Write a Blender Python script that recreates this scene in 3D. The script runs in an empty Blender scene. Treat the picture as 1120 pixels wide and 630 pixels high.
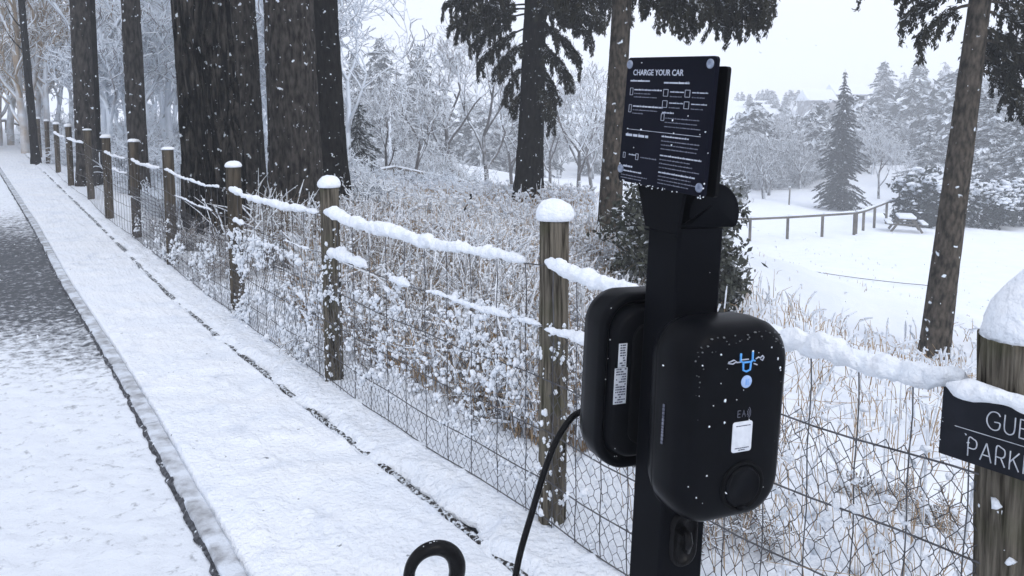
import bpy, math, random
import numpy as np
from mathutils import Vector, Matrix

random.seed(7)
rng = np.random.default_rng(7)
SC = bpy.context.scene
COL = SC.collection

# ------------------------------------------------------------------ camera, sky, sun, exposure
CAM_H = 1.52
FPX = 809.0
CY = 210.0                 # the picture is cropped off-centre: the lens axis meets it above its middle
PITCH = math.atan((CY - 130) / FPX)
cam_data = bpy.data.cameras.new('camera')
cam = bpy.data.objects.new('camera', cam_data)
COL.objects.link(cam)
cam.location = (0, 0, CAM_H)
cam.rotation_euler = (math.pi / 2 - PITCH, 0, 0)
cam_data.sensor_width = 36
cam_data.lens = FPX / 1120 * 36
cam_data.shift_y = -(315 - CY) / 1120
cam_data.clip_start = 0.05
cam_data.clip_end = 2000
SC.camera = cam

world = bpy.data.worlds.new('World')
SC.world = world
world.use_nodes = True
wn = world.node_tree.nodes
wl = world.node_tree.links
for n in list(wn):
    wn.remove(n)
w_out = wn.new('ShaderNodeOutputWorld')
w_bg = wn.new('ShaderNodeBackground')
w_sky = wn.new('ShaderNodeTexSky')
w_sky.sky_type = 'NISHITA'
w_sky.sun_disc = False
w_sky.sun_elevation = math.radians(40)
w_sky.sun_rotation = math.radians(150)
w_sky.dust_density = 6.0
w_mix = wn.new('ShaderNodeMixRGB')
w_mix.inputs[0].default_value = 0.90          # an even snow cloud in front of the blue
w_mix.inputs[2].default_value = (8.2, 8.58, 9.70, 1)
w_bg.inputs[1].default_value = 0.10
wl.new(w_sky.outputs[0], w_mix.inputs[1])
wl.new(w_mix.outputs[0], w_bg.inputs[0])
wl.new(w_bg.outputs[0], w_out.inputs[0])

sun_data = bpy.data.lights.new('sun', 'SUN')
sun_data.energy = 0.6
sun_data.angle = math.radians(25)
sun_data.color = (1.0, 0.97, 0.93)
sun = bpy.data.objects.new('sun', sun_data)
COL.objects.link(sun)
sun.rotation_euler = (math.radians(50), 0, math.radians(-150 + 180))

SC.render.engine = 'CYCLES'
SC.cycles.volume_bounces = 4        # light scattered several times in the snowy air
SC.cycles.max_bounces = 8
SC.view_settings.view_transform = 'Standard'
SC.view_settings.look = 'None'
SC.view_settings.exposure = 0.43
SC.view_settings.gamma = 1.0

# ------------------------------------------------------------------ numeric helpers
def _hash(ix, iy, iz, seed):
    h = (ix * 374761393 + iy * 668265263 + iz * 2147483647 + seed * 1274126177) & 0xFFFFFFFF
    h = ((h ^ (h >> 13)) * 1274126177) & 0xFFFFFFFF
    h = h ^ (h >> 16)
    return (h & 0xFFFF) / 65535.0

def vnoise(P, seed=0):
    """value noise in -1..1 for an (n,3) array"""
    P = np.asarray(P, dtype=np.float64)
    I = np.floor(P).astype(np.int64)
    F = P - I
    F = F * F * (3 - 2 * F)
    out = np.zeros(len(P))
    for dx in (0, 1):
        wx = F[:, 0] if dx else 1 - F[:, 0]
        for dy in (0, 1):
            wy = F[:, 1] if dy else 1 - F[:, 1]
            for dz in (0, 1):
                wz = F[:, 2] if dz else 1 - F[:, 2]
                out += wx * wy * wz * _hash(I[:, 0] + dx, I[:, 1] + dy, I[:, 2] + dz, seed)
    return out * 2 - 1

def fbm(P, octaves=4, seed=0, gain=0.5):
    P = np.asarray(P, dtype=np.float64)
    a, s, t = 1.0, np.zeros(len(P)), 0
    for k in range(octaves):
        s += a * vnoise(P * (2 ** k) + 17.3 * k, seed + k)
        t += a
        a *= gain
    return s / t

def sm(x, a, b):
    t = np.clip((x - a) / (b - a), 0, 1)
    return t * t * (3 - 2 * t)

# ------------------------------------------------------------------ ground profile and pixel rays
def g0(Y):
    return 0.02 * np.maximum(0.0, Y - 5.0)

def ray(u, v):
    x = (u - 560) / FPX
    y = -(v - CY) / FPX
    return np.array([x, math.cos(PITCH) + y * math.sin(PITCH), -math.sin(PITCH) + y * math.cos(PITCH)])

def atY(u, v, Y):
    d = ray(u, v)
    return d * (Y / d[1]) + np.array([0, 0, CAM_H])

def on_road(u, v):
    d = ray(u, v)
    z = 0.0
    for _ in range(12):
        P = d * ((z - CAM_H) / d[2]) + np.array([0, 0, CAM_H])
        z = float(g0(P[1]))
    return P

KERB_PX = [(240, 626), (196, 540), (150, 450), (105, 370), (70, 316), (37, 250), (11, 207)]
EDGE_PX = [(555, 616), (510, 578), (465, 540), (410, 503), (367, 473), (280, 400), (232, 363), (187, 325), (155, 293),
           (127, 265), (100, 238), (72, 211)]
kp = np.array([on_road(*q)[:2] for q in KERB_PX])
ep = np.array([on_road(*q)[:2] for q in EDGE_PX])

def extend(p, near_Y, far_Y):
    d0 = (p[1] - p[0]) / (p[1, 1] - p[0, 1])
    d1 = (p[-1] - p[-2]) / (p[-1, 1] - p[-2, 1])
    a = p[0] + d0 * (near_Y - p[0, 1])
    b = p[-1] + d1 * (far_Y - p[-1, 1])
    return np.vstack([a, p, b])
kp = extend(kp, -3, 60)
ep = extend(ep, -3, 60)

class Curve:
    """x as a smooth function of y"""
    def __init__(s, p, w=0.5):
        yy = np.arange(-3, 60, 0.1)
        xx = np.interp(yy, p[:, 1], p[:, 0])
        for _ in range(30):
            xx[1:-1] = 0.25 * xx[:-2] + 0.5 * xx[1:-1] + 0.25 * xx[2:]
        s.y, s.x = yy, xx
        s.m = np.gradient(xx, yy)
    def __call__(s, Y):
        return np.interp(Y, s.y, s.x)
    def slope(s, Y):
        return np.interp(Y, s.y, s.m)
kerb_x = Curve(kp)
edge_x = Curve(ep)

FB = np.array([0.151, 2.646])
FD = np.array([0.620, -0.785]); FD /= np.linalg.norm(FD)
POST_PX = [(366, 420), (261, 346), (189, 291), (150, 261), (120, 240), (100, 219), (78, 204), (64, 190), (53, 180), (44, 173), (36, 167), (30, 162)]
post_xy = [FB + FD * 3.0, FB + FD * 1.465, FB] + [on_road(*q)[:2] for q in POST_PX]
pp = np.array(post_xy[::-1])[::-1]
fence_pts = extend(pp, -4, 70) if False else np.vstack([FB + FD * 8.5, pp, pp[-1] + (pp[-1] - pp[-3])])
fo = np.argsort(fence_pts[:, 1])
fence_pts = fence_pts[fo]
def fence_x(Y):
    return np.interp(Y, fence_pts[:, 1], fence_pts[:, 0])
def fence_m(Y):
    return (fence_x(Y + 0.25) - fence_x(Y - 0.25)) / 0.5

def right_of_fence(X, Y):
    m = fence_m(Y)
    return (X - fence_x(Y)) / np.sqrt(1 + m * m)

CP = []
def cpt(u, v, Y, dz=0):
    P = atY(u, v, Y)
    CP.append((P[0], P[1], P[2] + dz))
cpt(578, 219, 15); cpt(667, 270, 11); cpt(1020, 390, 9)
cpt(632, 262, 34); cpt(805, 263, 33); cpt(935, 256, 35); cpt(985, 243, 41); cpt(990, 252, 38); cpt(1090, 250, 42); cpt(1010, 250, 42)
cpt(432, 204, 34); cpt(488, 221, 34); cpt(540, 227, 34); cpt(630, 222, 50); cpt(920, 229, 60); cpt(840, 214, 70); cpt(740, 325, 9.0)
CP += [(3.0, 5.0, -0.75), (1.6, 3.4, -0.35), (5.0, 4.0, -1.2), (2.4, 7, -0.7), (12, 12, -2.6), (0.5, 5, -0.10), (-0.8, 8, 0.0), (-3.6, 8.5, 0.05), (-3.2, 11, 0.05), (-2, 16, -0.2),
       (-6, 16, 0.25), (-9, 22, 0.3), (-14, 30, 0.8), (-5, 24, -0.5), (14, 22, -3.6), (4, 20, -2.6), (20, 60, -5.2), (-12, 60, -2), (-30, 50, 2),
       (0, 100, -6), (40, 100, -4), (-50, 100, 4), (80, 100, 0), (0, 200, 2), (60, 200, 6), (140, 200, 10), (-90, 200, 14), (0, 400, 10), (200, 400, 22), (-200, 400, 22),
       (30, 10, -4), (20, 0, -3), (10, -5, -1.8), (40, -30, -4), (3, -8, -0.6), (60, 30, -5), (25, 40, -4.3), (6, 0.5, -1.1)]
CP = np.array(CP)
def valley(X, Y):
    X = np.asarray(X, float); Y = np.asarray(Y, float)
    r = np.sqrt(X * X + Y * Y) + 1.0
    num = np.zeros_like(X); den = np.zeros_like(X)
    for cx, cy, cz in CP:
        d2 = ((X - cx) ** 2 + (Y - cy) ** 2)
        cr = math.hypot(cx, cy) + 1.0
        d2 = d2 / (r * cr) + 0.0015
        w = d2 ** -1.7
        num += w * cz; den += w
    return num / den

def G(X, Y):
    """true ground level"""
    X = np.atleast_1d(np.asarray(X, float)); Y = np.atleast_1d(np.asarray(Y, float))
    s = right_of_fence(X, Y)
    a = g0(np.minimum(Y, 40))
    w = sm(s, 0.1, 2.6)
    v = valley(X, Y)
    left = a * (1 - sm(Y, 45, 80)) + v * sm(Y, 45, 80)
    return left * (1 - w) + v * w

def Gp(x, y):
    return float(G(x, y)[0])

# ------------------------------------------------------------------ object helpers
def mesh_np(name, V, tris=None, quads=None, smooth=True, mats=None, mat_idx=None):
    me = bpy.data.meshes.new(name)
    V = np.asarray(V, np.float32)
    tris = np.zeros((0, 3), np.int32) if tris is None else np.asarray(tris, np.int32).reshape(-1, 3)
    quads = np.zeros((0, 4), np.int32) if quads is None else np.asarray(quads, np.int32).reshape(-1, 4)
    nt, nq = len(tris), len(quads)
    me.vertices.add(len(V)); me.vertices.foreach_set('co', V.ravel())
    me.loops.add(nt * 3 + nq * 4)
    me.loops.foreach_set('vertex_index', np.concatenate([tris.ravel(), quads.ravel()]).astype(np.int32))
    me.polygons.add(nt + nq)
    tot = np.concatenate([np.full(nt, 3), np.full(nq, 4)]).astype(np.int32)
    st = np.concatenate([[0], np.cumsum(tot)[:-1]]).astype(np.int32) if nt + nq else np.zeros(0, np.int32)
    me.polygons.foreach_set('loop_start', st)
    me.polygons.foreach_set('loop_total', tot)
    me.polygons.foreach_set('use_smooth', np.full(nt + nq, smooth))
    if mat_idx is not None:
        me.polygons.foreach_set('material_index', np.asarray(mat_idx, np.int32))
    for m in (mats or []):
        me.materials.append(m)
    me.update(calc_edges=True)
    return me

class MB:
    """collects geometry, builds one mesh object"""
    def __init__(s):
        s.V = []; s.T = []; s.Q = []; s.n = 0; s.mt = []; s.mq = []
    def add(s, V, T=None, Q=None, m=0):
        V = np.asarray(V, float).reshape(-1, 3)
        if T is not None and len(T):
            T = np.asarray(T).reshape(-1, 3); s.T.append(T + s.n); s.mt.append(np.full(len(T), m))
        if Q is not None and len(Q):
            Q = np.asarray(Q).reshape(-1, 4); s.Q.append(Q + s.n); s.mq.append(np.full(len(Q), m))
        s.V.append(V); s.n += len(V)
        return s
    def box(s, c, d, R=None, m=0):
        c = np.array(c, float); h = np.array(d, float) / 2
        V = np.array([[x, y, z] for z in (-1, 1) for y in (-1, 1) for x in (-1, 1)]) * h
        if R is not None: V = V @ np.array(R).T
        s.add(V + c, None, [[0, 2, 3, 1], [4, 5, 7, 6], [0, 1, 5, 4], [2, 6, 7, 3], [0, 4, 6, 2], [1, 3, 7, 5]], m)
        return s
    def tube(s, pts, rad, n=10, m=0, cap=True, noise=0, seed=0):
        pts = np.asarray(pts, float); k = len(pts)
        rad = np.full(k, rad) if np.isscalar(rad) else np.asarray(rad, float)
        tan = np.gradient(pts, axis=0); tan /= np.linalg.norm(tan, axis=1)[:, None] + 1e-12
        ref = np.array([0, 0, 1.0]) if abs(tan[0, 2]) < 0.9 else np.array([1.0, 0, 0])
        V = []
        u = np.cross(ref, tan[0]); u /= np.linalg.norm(u)
        for i in range(k):
            u = u - tan[i] * np.dot(u, tan[i]); u /= np.linalg.norm(u)
            w = np.cross(tan[i], u)
            a = np.arange(n) * 2 * math.pi / n
            V.append(pts[i] + rad[i] * (np.cos(a)[:, None] * u + np.sin(a)[:, None] * w))
        V = np.vstack(V)
        if noise:
            c = np.repeat(pts, n, axis=0)
            V = V + (V - c) * noise * fbm(V * 30, 3, seed)[:, None]
        i, j = np.meshgrid(np.arange(k - 1), np.arange(n), indexing='ij')
        j2 = (j + 1) % n
        Q = np.stack([i * n + j, i * n + j2, (i + 1) * n + j2, (i + 1) * n + j], -1).reshape(-1, 4)
        T = None
        if cap:
            V = np.vstack([V, pts[0], pts[-1]])
            a = np.arange(n); b = (a + 1) % n
            T = np.vstack([np.stack([b, a, np.full(n, k * n)], 1), np.stack([a + (k - 1) * n, b + (k - 1) * n, np.full(n, k * n + 1)], 1)])
        s.add(V, T, Q, m)
        return s
    def prisms(s, P0, P1, r0, r1, n=3, m=0):
        P0 = np.asarray(P0, float); P1 = np.asarray(P1, float)
        N = len(P0)
        if N == 0: return s
        r0 = np.broadcast_to(np.asarray(r0, float), (N,)); r1 = np.broadcast_to(np.asarray(r1, float), (N,))
        t = P1 - P0; t = t / (np.linalg.norm(t, axis=1)[:, None] + 1e-12)
        ref = np.where(np.abs(t[:, 2:3]) < 0.9, np.array([[0, 0, 1.0]]), np.array([[1.0, 0, 0]]))
        u = np.cross(ref, t); u /= np.linalg.norm(u, axis=1)[:, None] + 1e-12
        w = np.cross(t, u)
        V = np.zeros((N, 2 * n, 3))
        for k in range(n):
            a = 2 * math.pi * k / n - math.pi / 2 + (math.pi / n)
            o = math.cos(a) * u + math.sin(a) * w
            V[:, k] = P0 + o * r0[:, None]
            V[:, n + k] = P1 + o * r1[:, None]
        base = np.arange(N)[:, None] * 2 * n
        Q = []
        for k in range(n):
            k2 = (k + 1) % n
            Q.append(np.concatenate([base + k, base + k2, base + n + k2, base + n + k], 1))
        s.add(V.reshape(-1, 3), None, np.stack(Q, 1).reshape(-1, 4), m)
        return s
    def blobs(s, C, S, seed=0, m=0, rough=0.3):
        """lumpy 20-face blobs at C (n,3) with scale S (n,3)"""
        ico_v, ico_f = ICO
        C = np.asarray(C, float); S = np.asarray(S, float)
        N = len(C)
        if N == 0: return s
        r = np.random.default_rng(seed)
        V = ico_v[None] * S[:, None, :] * (1 + rough * (r.random((N, len(ico_v), 1)) - 0.5) * 2)
        a = r.random(N) * 6.283
        ca, sa = np.cos(a)[:, None], np.sin(a)[:, None]
        V = np.stack([V[..., 0] * ca - V[..., 1] * sa, V[..., 0] * sa + V[..., 1] * ca, V[..., 2]], -1)
        V = V + C[:, None, :]
        T = (ico_f[None] + (np.arange(N) * len(ico_v))[:, None, None]).reshape(-1, 3)
        s.add(V.reshape(-1, 3), T, None, m)
        return s
    def quads(s, C, A, B, m=0):
        """flat quads with half axes A, B as little diamonds"""
        V = np.stack([C - A, C + B, C + A, C - B], 1)
        N = len(C)
        s.add(V.reshape(-1, 3), None, np.arange(N * 4).reshape(-1, 4), m)
        return s
    def mesh(s, name, mats, smooth=True):
        V = np.vstack(s.V) if s.V else np.zeros((0, 3))
        T = np.vstack(s.T) if s.T else None
        Q = np.vstack(s.Q) if s.Q else None
        mi = np.concatenate([np.concatenate(s.mt) if s.mt else np.zeros(0), np.concatenate(s.mq) if s.mq else np.zeros(0)])
        mats = mats if isinstance(mats, (list, tuple)) else [mats]
        return mesh_np(name, V, T, Q, smooth, mats, mi)
    def build(s, name, mats, parent=None, smooth=True, **kw):
        return link(name, s.mesh(name, mats, smooth), parent, **kw)

_p = (1 + 5 ** 0.5) / 2
_iv = np.array([[-1, _p, 0], [1, _p, 0], [-1, -_p, 0], [1, -_p, 0], [0, -1, _p], [0, 1, _p], [0, -1, -_p], [0, 1, -_p], [_p, 0, -1], [_p, 0, 1], [-_p, 0, -1], [-_p, 0, 1]], float)
_iv /= np.linalg.norm(_iv[0])
_if = np.array([[0, 11, 5], [0, 5, 1], [0, 1, 7], [0, 7, 10], [0, 10, 11], [1, 5, 9], [5, 11, 4], [11, 10, 2], [10, 7, 6], [7, 1, 8], [3, 9, 4], [3, 4, 2], [3, 2, 6], [3, 6, 8], [3, 8, 9], [4, 9, 5], [2, 4, 11], [6, 2, 10], [8, 6, 7], [9, 8, 1]])
ICO = (_iv, _if)

def link(name, data, parent=None, label=None, cat=None, group=None, kind=None, loc=None):
    o = bpy.data.objects.new(name, data)
    COL.objects.link(o)
    if parent is not None: o.parent = parent
    if label: o['label'] = label
    if cat: o['category'] = cat
    if group: o['group'] = group
    if kind: o['kind'] = kind
    if loc is not None: o.location = loc
    return o

def thing(name, label, cat, loc=(0, 0, 0), rot=(0, 0, 0), group=None):
    o = link(name, None, None, label, cat, group, None, loc)
    o.rotation_euler = rot
    o.empty_display_size = 0.1
    return o

def grid_quads(nr, nc):
    i, j = np.meshgrid(np.arange(nr - 1), np.arange(nc - 1), indexing='ij')
    return np.stack([i * nc + j, i * nc + j + 1, (i + 1) * nc + j + 1, (i + 1) * nc + j], -1).reshape(-1, 4)

# ------------------------------------------------------------------ materials
def mat(name, c1, c2, scale=(5, 5, 5), rough=0.7, bump=0.0, bump_scale=None, bump_dist=0.02, detail=6, ramp=(0.35, 0.65),
        snow=None, speck=None, spec=0.05, third=None, snow_col=(0.80, 0.86, 0.93), metallic=0.0, coat=0.0):
    m = bpy.data.materials.new(name)
    m.use_nodes = True
    nt = m.node_tree; N = nt.nodes; L = nt.links
    b = N['Principled BSDF']
    b.inputs['Roughness'].default_value = rough
    b.inputs['Specular IOR Level'].default_value = spec
    b.inputs['Metallic'].default_value = metallic
    b.inputs['Coat Weight'].default_value = coat
    tc = N.new('ShaderNodeTexCoord')
    mp = N.new('ShaderNodeMapping'); mp.inputs['Scale'].default_value = scale
    L.new(tc.outputs['Object'], mp.inputs[0])
    nz = N.new('ShaderNodeTexNoise'); nz.inputs['Scale'].default_value = 1.0; nz.inputs['Detail'].default_value = detail
    L.new(mp.outputs[0], nz.inputs['Vector'])
    cr = N.new('ShaderNodeValToRGB')
    cr.color_ramp.elements[0].position = ramp[0]; cr.color_ramp.elements[0].color = (*c1, 1)
    cr.color_ramp.elements[1].position = ramp[1]; cr.color_ramp.elements[1].color = (*c2, 1)
    L.new(nz.outputs['Fac'], cr.inputs[0])
    col = cr.outputs[0]
    if third:
        c3, sc3, lo, hi = third
        n3 = N.new('ShaderNodeTexNoise'); n3.inputs['Scale'].default_value = sc3; n3.inputs['Detail'].default_value = 4
        L.new(tc.outputs['Object'], n3.inputs['Vector'])
        r3 = N.new('ShaderNodeMapRange'); r3.inputs[1].default_value = lo; r3.inputs[2].default_value = hi
        L.new(n3.outputs['Fac'], r3.inputs[0])
        mx = N.new('ShaderNodeMixRGB'); mx.inputs[2].default_value = (*c3, 1)
        L.new(r3.outputs[0], mx.inputs[0]); L.new(col, mx.inputs[1])
        col = mx.outputs[0]
    if speck:      # small flecks of snow frozen onto the surface
        sc, lo, hi = speck
        n4 = N.new('ShaderNodeTexNoise'); n4.inputs['Scale'].default_value = sc; n4.inputs['Detail'].default_value = 2
        L.new(tc.outputs['Object'], n4.inputs['Vector'])
        r4 = N.new('ShaderNodeMapRange'); r4.inputs[1].default_value = lo; r4.inputs[2].default_value = hi
        L.new(n4.outputs['Fac'], r4.inputs[0])
        mx = N.new('ShaderNodeMixRGB'); mx.inputs[2].default_value = (*snow_col, 1)
        L.new(r4.outputs[0], mx.inputs[0]); L.new(col, mx.inputs[1])
        col = mx.outputs[0]
    if snow:       # snow lies where the surface faces up
        lo, hi, sc, amt = snow
        ge = N.new('ShaderNodeNewGeometry')
        sp = N.new('ShaderNodeSeparateXYZ'); L.new(ge.outputs['Normal'], sp.inputs[0])
        n5 = N.new('ShaderNodeTexNoise'); n5.inputs['Scale'].default_value = sc; n5.inputs['Detail'].default_value = 3
        L.new(ge.outputs['Position'], n5.inputs['Vector'])
        ma = N.new('ShaderNodeMath'); ma.operation = 'MULTIPLY_ADD'
        L.new(n5.outputs['Fac'], ma.inputs[0]); ma.inputs[1].default_value = amt * 2; ma.inputs[2].default_value = -amt
        ad = N.new('ShaderNodeMath'); L.new(sp.outputs['Z'], ad.inputs[0]); L.new(ma.outputs[0], ad.inputs[1])
        r5 = N.new('ShaderNodeMapRange'); r5.inputs[1].default_value = lo; r5.inputs[2].default_value = hi
        L.new(ad.outputs[0], r5.inputs[0])
        mx = N.new('ShaderNodeMixRGB'); mx.inputs[2].default_value = (*snow_col, 1)
        L.new(r5.outputs[0], mx.inputs[0]); L.new(col, mx.inputs[1])
        col = mx.outputs[0]
    L.new(col, b.inputs['Base Color'])
    if bump:
        mp2 = N.new('ShaderNodeMapping'); mp2.inputs['Scale'].default_value = bump_scale or scale
        L.new(tc.outputs['Object'], mp2.inputs[0])
        nb = N.new('ShaderNodeTexNoise'); nb.inputs['Scale'].default_value = 1.0; nb.inputs['Detail'].default_value = 5
        L.new(mp2.outputs[0], nb.inputs['Vector'])
        bp = N.new('ShaderNodeBump'); bp.inputs['Strength'].default_value = bump; bp.inputs['Distance'].default_value = bump_dist
        L.new(nb.outputs['Fac'], bp.inputs['Height'])
        L.new(bp.outputs[0], b.inputs['Normal'])
    return m

SNOWC = (0.82, 0.87, 0.93)
M = {}
M['snow'] = mat('snow', (0.80, 0.85, 0.92), (0.84, 0.88, 0.93), (9, 9, 9), 0.75, 1.0, (34, 34, 34), 0.03)
M['ground'] = mat('snowy_ground', (0.80, 0.85, 0.92), (0.84, 0.88, 0.93), (2, 2, 2), 0.8, 0.5, (14, 14, 14), 0.03)
M['path'] = mat('trodden_snow', (0.80, 0.85, 0.92), (0.85, 0.885, 0.93), (1.5, 4, 3), 0.75, 0.9, (50, 50, 50), 0.02, third=((0.60, 0.66, 0.76), 5, 0.58, 0.85), speck=(26, 0.735, 0.77), snow_col=(0.30, 0.32, 0.34))
M['cloth_snow'] = mat('lumpy_snow', (0.81, 0.86, 0.92), (0.85, 0.88, 0.92), (20, 20, 20), 0.8, 0.9, (55, 55, 55), 0.014)
M['asphalt_snow'] = None
M['concrete'] = mat('kerb_concrete', (0.30, 0.31, 0.33), (0.50, 0.53, 0.57), (28, 28, 28), 0.95, 0.8, (120, 120, 120), 0.008, third=((0.66, 0.71, 0.78), 9, 0.42, 0.62), detail=9)
M['dark_board'] = mat('wet_dark_timber', (0.03, 0.03, 0.032), (0.14, 0.135, 0.13), (60, 60, 60), 0.9, 0.9, (120, 120, 120), 0.015, speck=(60, 0.47, 0.60))
M['wet_gutter'] = mat('wet_asphalt_gutter', (0.035, 0.037, 0.042), (0.12, 0.125, 0.14), (50, 50, 50), 0.85, 0.8, (120, 120, 120), 0.01, speck=(40, 0.60, 0.72))
M['post_wood'] = mat('weathered_post_wood', (0.022, 0.019, 0.014), (0.165, 0.147, 0.118), (95, 95, 5.0), 0.85, 1.0, (160, 160, 9), 0.008, detail=9, ramp=(0.34, 0.62),
                     third=((0.075, 0.078, 0.045), 7, 0.5, 0.8))
M['far_post'] = mat('damp_post_wood', (0.035, 0.03, 0.023), (0.12, 0.10, 0.075), (30, 30, 3.0), 0.85, 0.6, (50, 50, 4), 0.006, speck=(30, 0.68, 0.75))
M['wire'] = mat('dull_wire', (0.05, 0.05, 0.055), (0.11, 0.11, 0.12), (20, 20, 20), 0.55, spec=0.5, metallic=0.3)
M['bark_deep'] = mat('deep_ridged_bark', (0.002, 0.0019, 0.0018), (0.075, 0.067, 0.059), (17, 17, 3.5), 0.95, 1.0, (26, 26, 5), 0.16, speck=(13, 0.675, 0.72), detail=9, ramp=(0.44, 0.66))
M['bark'] = mat('grey_bark', (0.008, 0.0072, 0.0065), (0.066, 0.059, 0.053), (22, 22, 7), 0.95, 1.0, (30, 30, 9), 0.03, speck=(12, 0.67, 0.72), detail=8)
M['bark_dark'] = mat('dark_bark', (0.002, 0.0018, 0.0017), (0.015, 0.0135, 0.012), (20, 20, 7), 0.95, 1.0, (30, 30, 9), 0.03, speck=(12, 0.69, 0.74), detail=8)
M['bark_brown'] = mat('brown_grey_bark', (0.020, 0.0175, 0.014), (0.098, 0.082, 0.065), (22, 22, 9), 0.95, 1.0, (26, 26, 12), 0.03, speck=(9, 0.67, 0.72), detail=8)
M['twig'] = mat('snowy_twig', (0.09, 0.08, 0.075), (0.22, 0.19, 0.17), (3, 3, 3), 0.9, snow=(-0.35, 0.15, 2.5, 0.5))
M['twig_white'] = mat('snow_plastered_twig', (0.16, 0.15, 0.15), (0.30, 0.27, 0.26), (3, 3, 3), 0.9, snow=(-0.75, -0.15, 1.2, 0.6))
M['twig_grey'] = mat('far_grey_twig', (0.05, 0.05, 0.052), (0.13, 0.125, 0.125), (1, 1, 1), 0.9, snow=(-0.1, 0.4, 1.0, 0.6))
M['twig_dark'] = mat('dark_branch', (0.04, 0.036, 0.034), (0.09, 0.08, 0.075), (3, 3, 3), 0.9, snow=(0.1, 0.6, 3, 0.4))
M['twig_brown'] = mat('brown_bramble', (0.13, 0.092, 0.062), (0.32, 0.235, 0.16), (5, 5, 5), 0.9, snow=(-0.1, 0.4, 4, 0.5))
M['twig_tan'] = mat('tan_twig', (0.26, 0.20, 0.14), (0.42, 0.33, 0.24), (3, 3, 3), 0.9, snow=(-0.3, 0.25, 2.5, 0.5))
M['needle'] = mat('dark_needles', (0.010, 0.011, 0.008), (0.036, 0.035, 0.024), (3, 3, 3), 0.8, snow=(0.66, 0.98, 4, 0.5), third=((0.09, 0.075, 0.045), 5, 0.62, 0.75))
M['fir'] = mat('dark_fir_needles', (0.020, 0.026, 0.024), (0.055, 0.064, 0.058), (1, 1, 1), 0.85, snow=(0.66, 0.95, 1.3, 0.7))
M['fir_dark'] = mat('nearly_black_fir_needles', (0.008, 0.011, 0.011), (0.030, 0.037, 0.034), (1, 1, 1), 0.85, snow=(0.95, 1.06, 1.6, 0.6))
M['fir_snowy'] = mat('snowy_fir_needles', (0.022, 0.028, 0.028), (0.055, 0.062, 0.058), (1, 1, 1), 0.85, snow=(0.32, 0.78, 0.8, 0.75))
M['leaf_dark'] = mat('dark_glossy_leaf', (0.012, 0.017, 0.010), (0.045, 0.05, 0.030), (8, 8, 8), 0.5, snow=(0.85, 1.1, 6, 0.5), spec=0.5)
M['stem'] = mat('dry_tan_stem', (0.22, 0.15, 0.09), (0.54, 0.40, 0.26), (3, 3, 3), 0.95)
M['stem_dark'] = mat('dead_brown_stem', (0.07, 0.055, 0.04), (0.20, 0.16, 0.12), (4, 4, 4), 0.95)
M['rail_wood'] = mat('grey_rail_wood', (0.09, 0.082, 0.072), (0.17, 0.155, 0.135), (2, 2, 2), 0.9, snow=(0.55, 0.85, 4, 0.3))
M['black'] = mat('black_plastic', (0.0018, 0.0022, 0.0034), (0.0028, 0.0033, 0.0050), (30, 30, 30), 0.36, 0.12, (500, 500, 500), 0.001, spec=0.055)
M['black_side'] = mat('matt_black_plastic', (0.002, 0.0022, 0.003), (0.003, 0.0034, 0.0042), (30, 30, 30), 0.5, spec=0.06)
M['steel_black'] = mat('powder_coated_black_steel', (0.0022, 0.0026, 0.0040), (0.0036, 0.0042, 0.0062), (9, 9, 9), 0.5, 0.2, (300, 300, 300), 0.001, spec=0.03)
M['sign_navy'] = mat('dark_navy_sign_face', (0.0036, 0.0044, 0.0095), (0.0052, 0.0060, 0.0125), (12, 12, 12), 0.45, spec=0.04)
M['rubber'] = mat('glossy_black_rubber', (0.003, 0.003, 0.0035), (0.006, 0.006, 0.007), (40, 40, 40), 0.24, 0.3, (200, 200, 200), 0.002, spec=0.10, third=((0.25, 0.27, 0.3), 35, 0.74, 0.8))
M['print'] = mat('pale_print', (0.36, 0.39, 0.47), (0.52, 0.55, 0.62), (60, 60, 60), 0.5)
M['print_dim'] = mat('dim_print', (0.12, 0.13, 0.17), (0.20, 0.21, 0.26), (60, 60, 60), 0.5)
M['screw'] = mat('grey_screw', (0.18, 0.21, 0.28), (0.30, 0.34, 0.42), (90, 90, 90), 0.4, metallic=0.5)
M['blue'] = mat('blue_print', (0.09, 0.32, 0.72), (0.14, 0.42, 0.85), (200, 200, 200), 0.4)
M['paleblue'] = mat('pale_blue_disc', (0.30, 0.42, 0.66), (0.36, 0.49, 0.74), (200, 200, 200), 0.4)
M['sticker'] = mat('white_sticker', (0.55, 0.58, 0.63), (0.66, 0.69, 0.74), (60, 60, 60), 0.45)
M['sticker_ink'] = mat('sticker_ink', (0.05, 0.06, 0.09), (0.12, 0.13, 0.17), (90, 90, 90), 0.5)
M['slate'] = mat('dark_slate_sign', (0.011, 0.0125, 0.017), (0.017, 0.0190, 0.025), (14, 14, 14), 0.5, 0.2, (120, 120, 120), 0.002, speck=(55, 0.73, 0.76))
M['engraved'] = mat('pale_lettering', (0.42, 0.45, 0.50), (0.62, 0.65, 0.70), (80, 80, 80), 0.6)
M['barn'] = mat('far_barn_wall', (0.25, 0.25, 0.26), (0.33, 0.33, 0.34), (1, 1, 1), 0.9)
M['droplet'] = mat('water_drop', (0.05, 0.055, 0.06), (0.08, 0.085, 0.09), (9, 9, 9), 0.08, spec=0.8)

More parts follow.
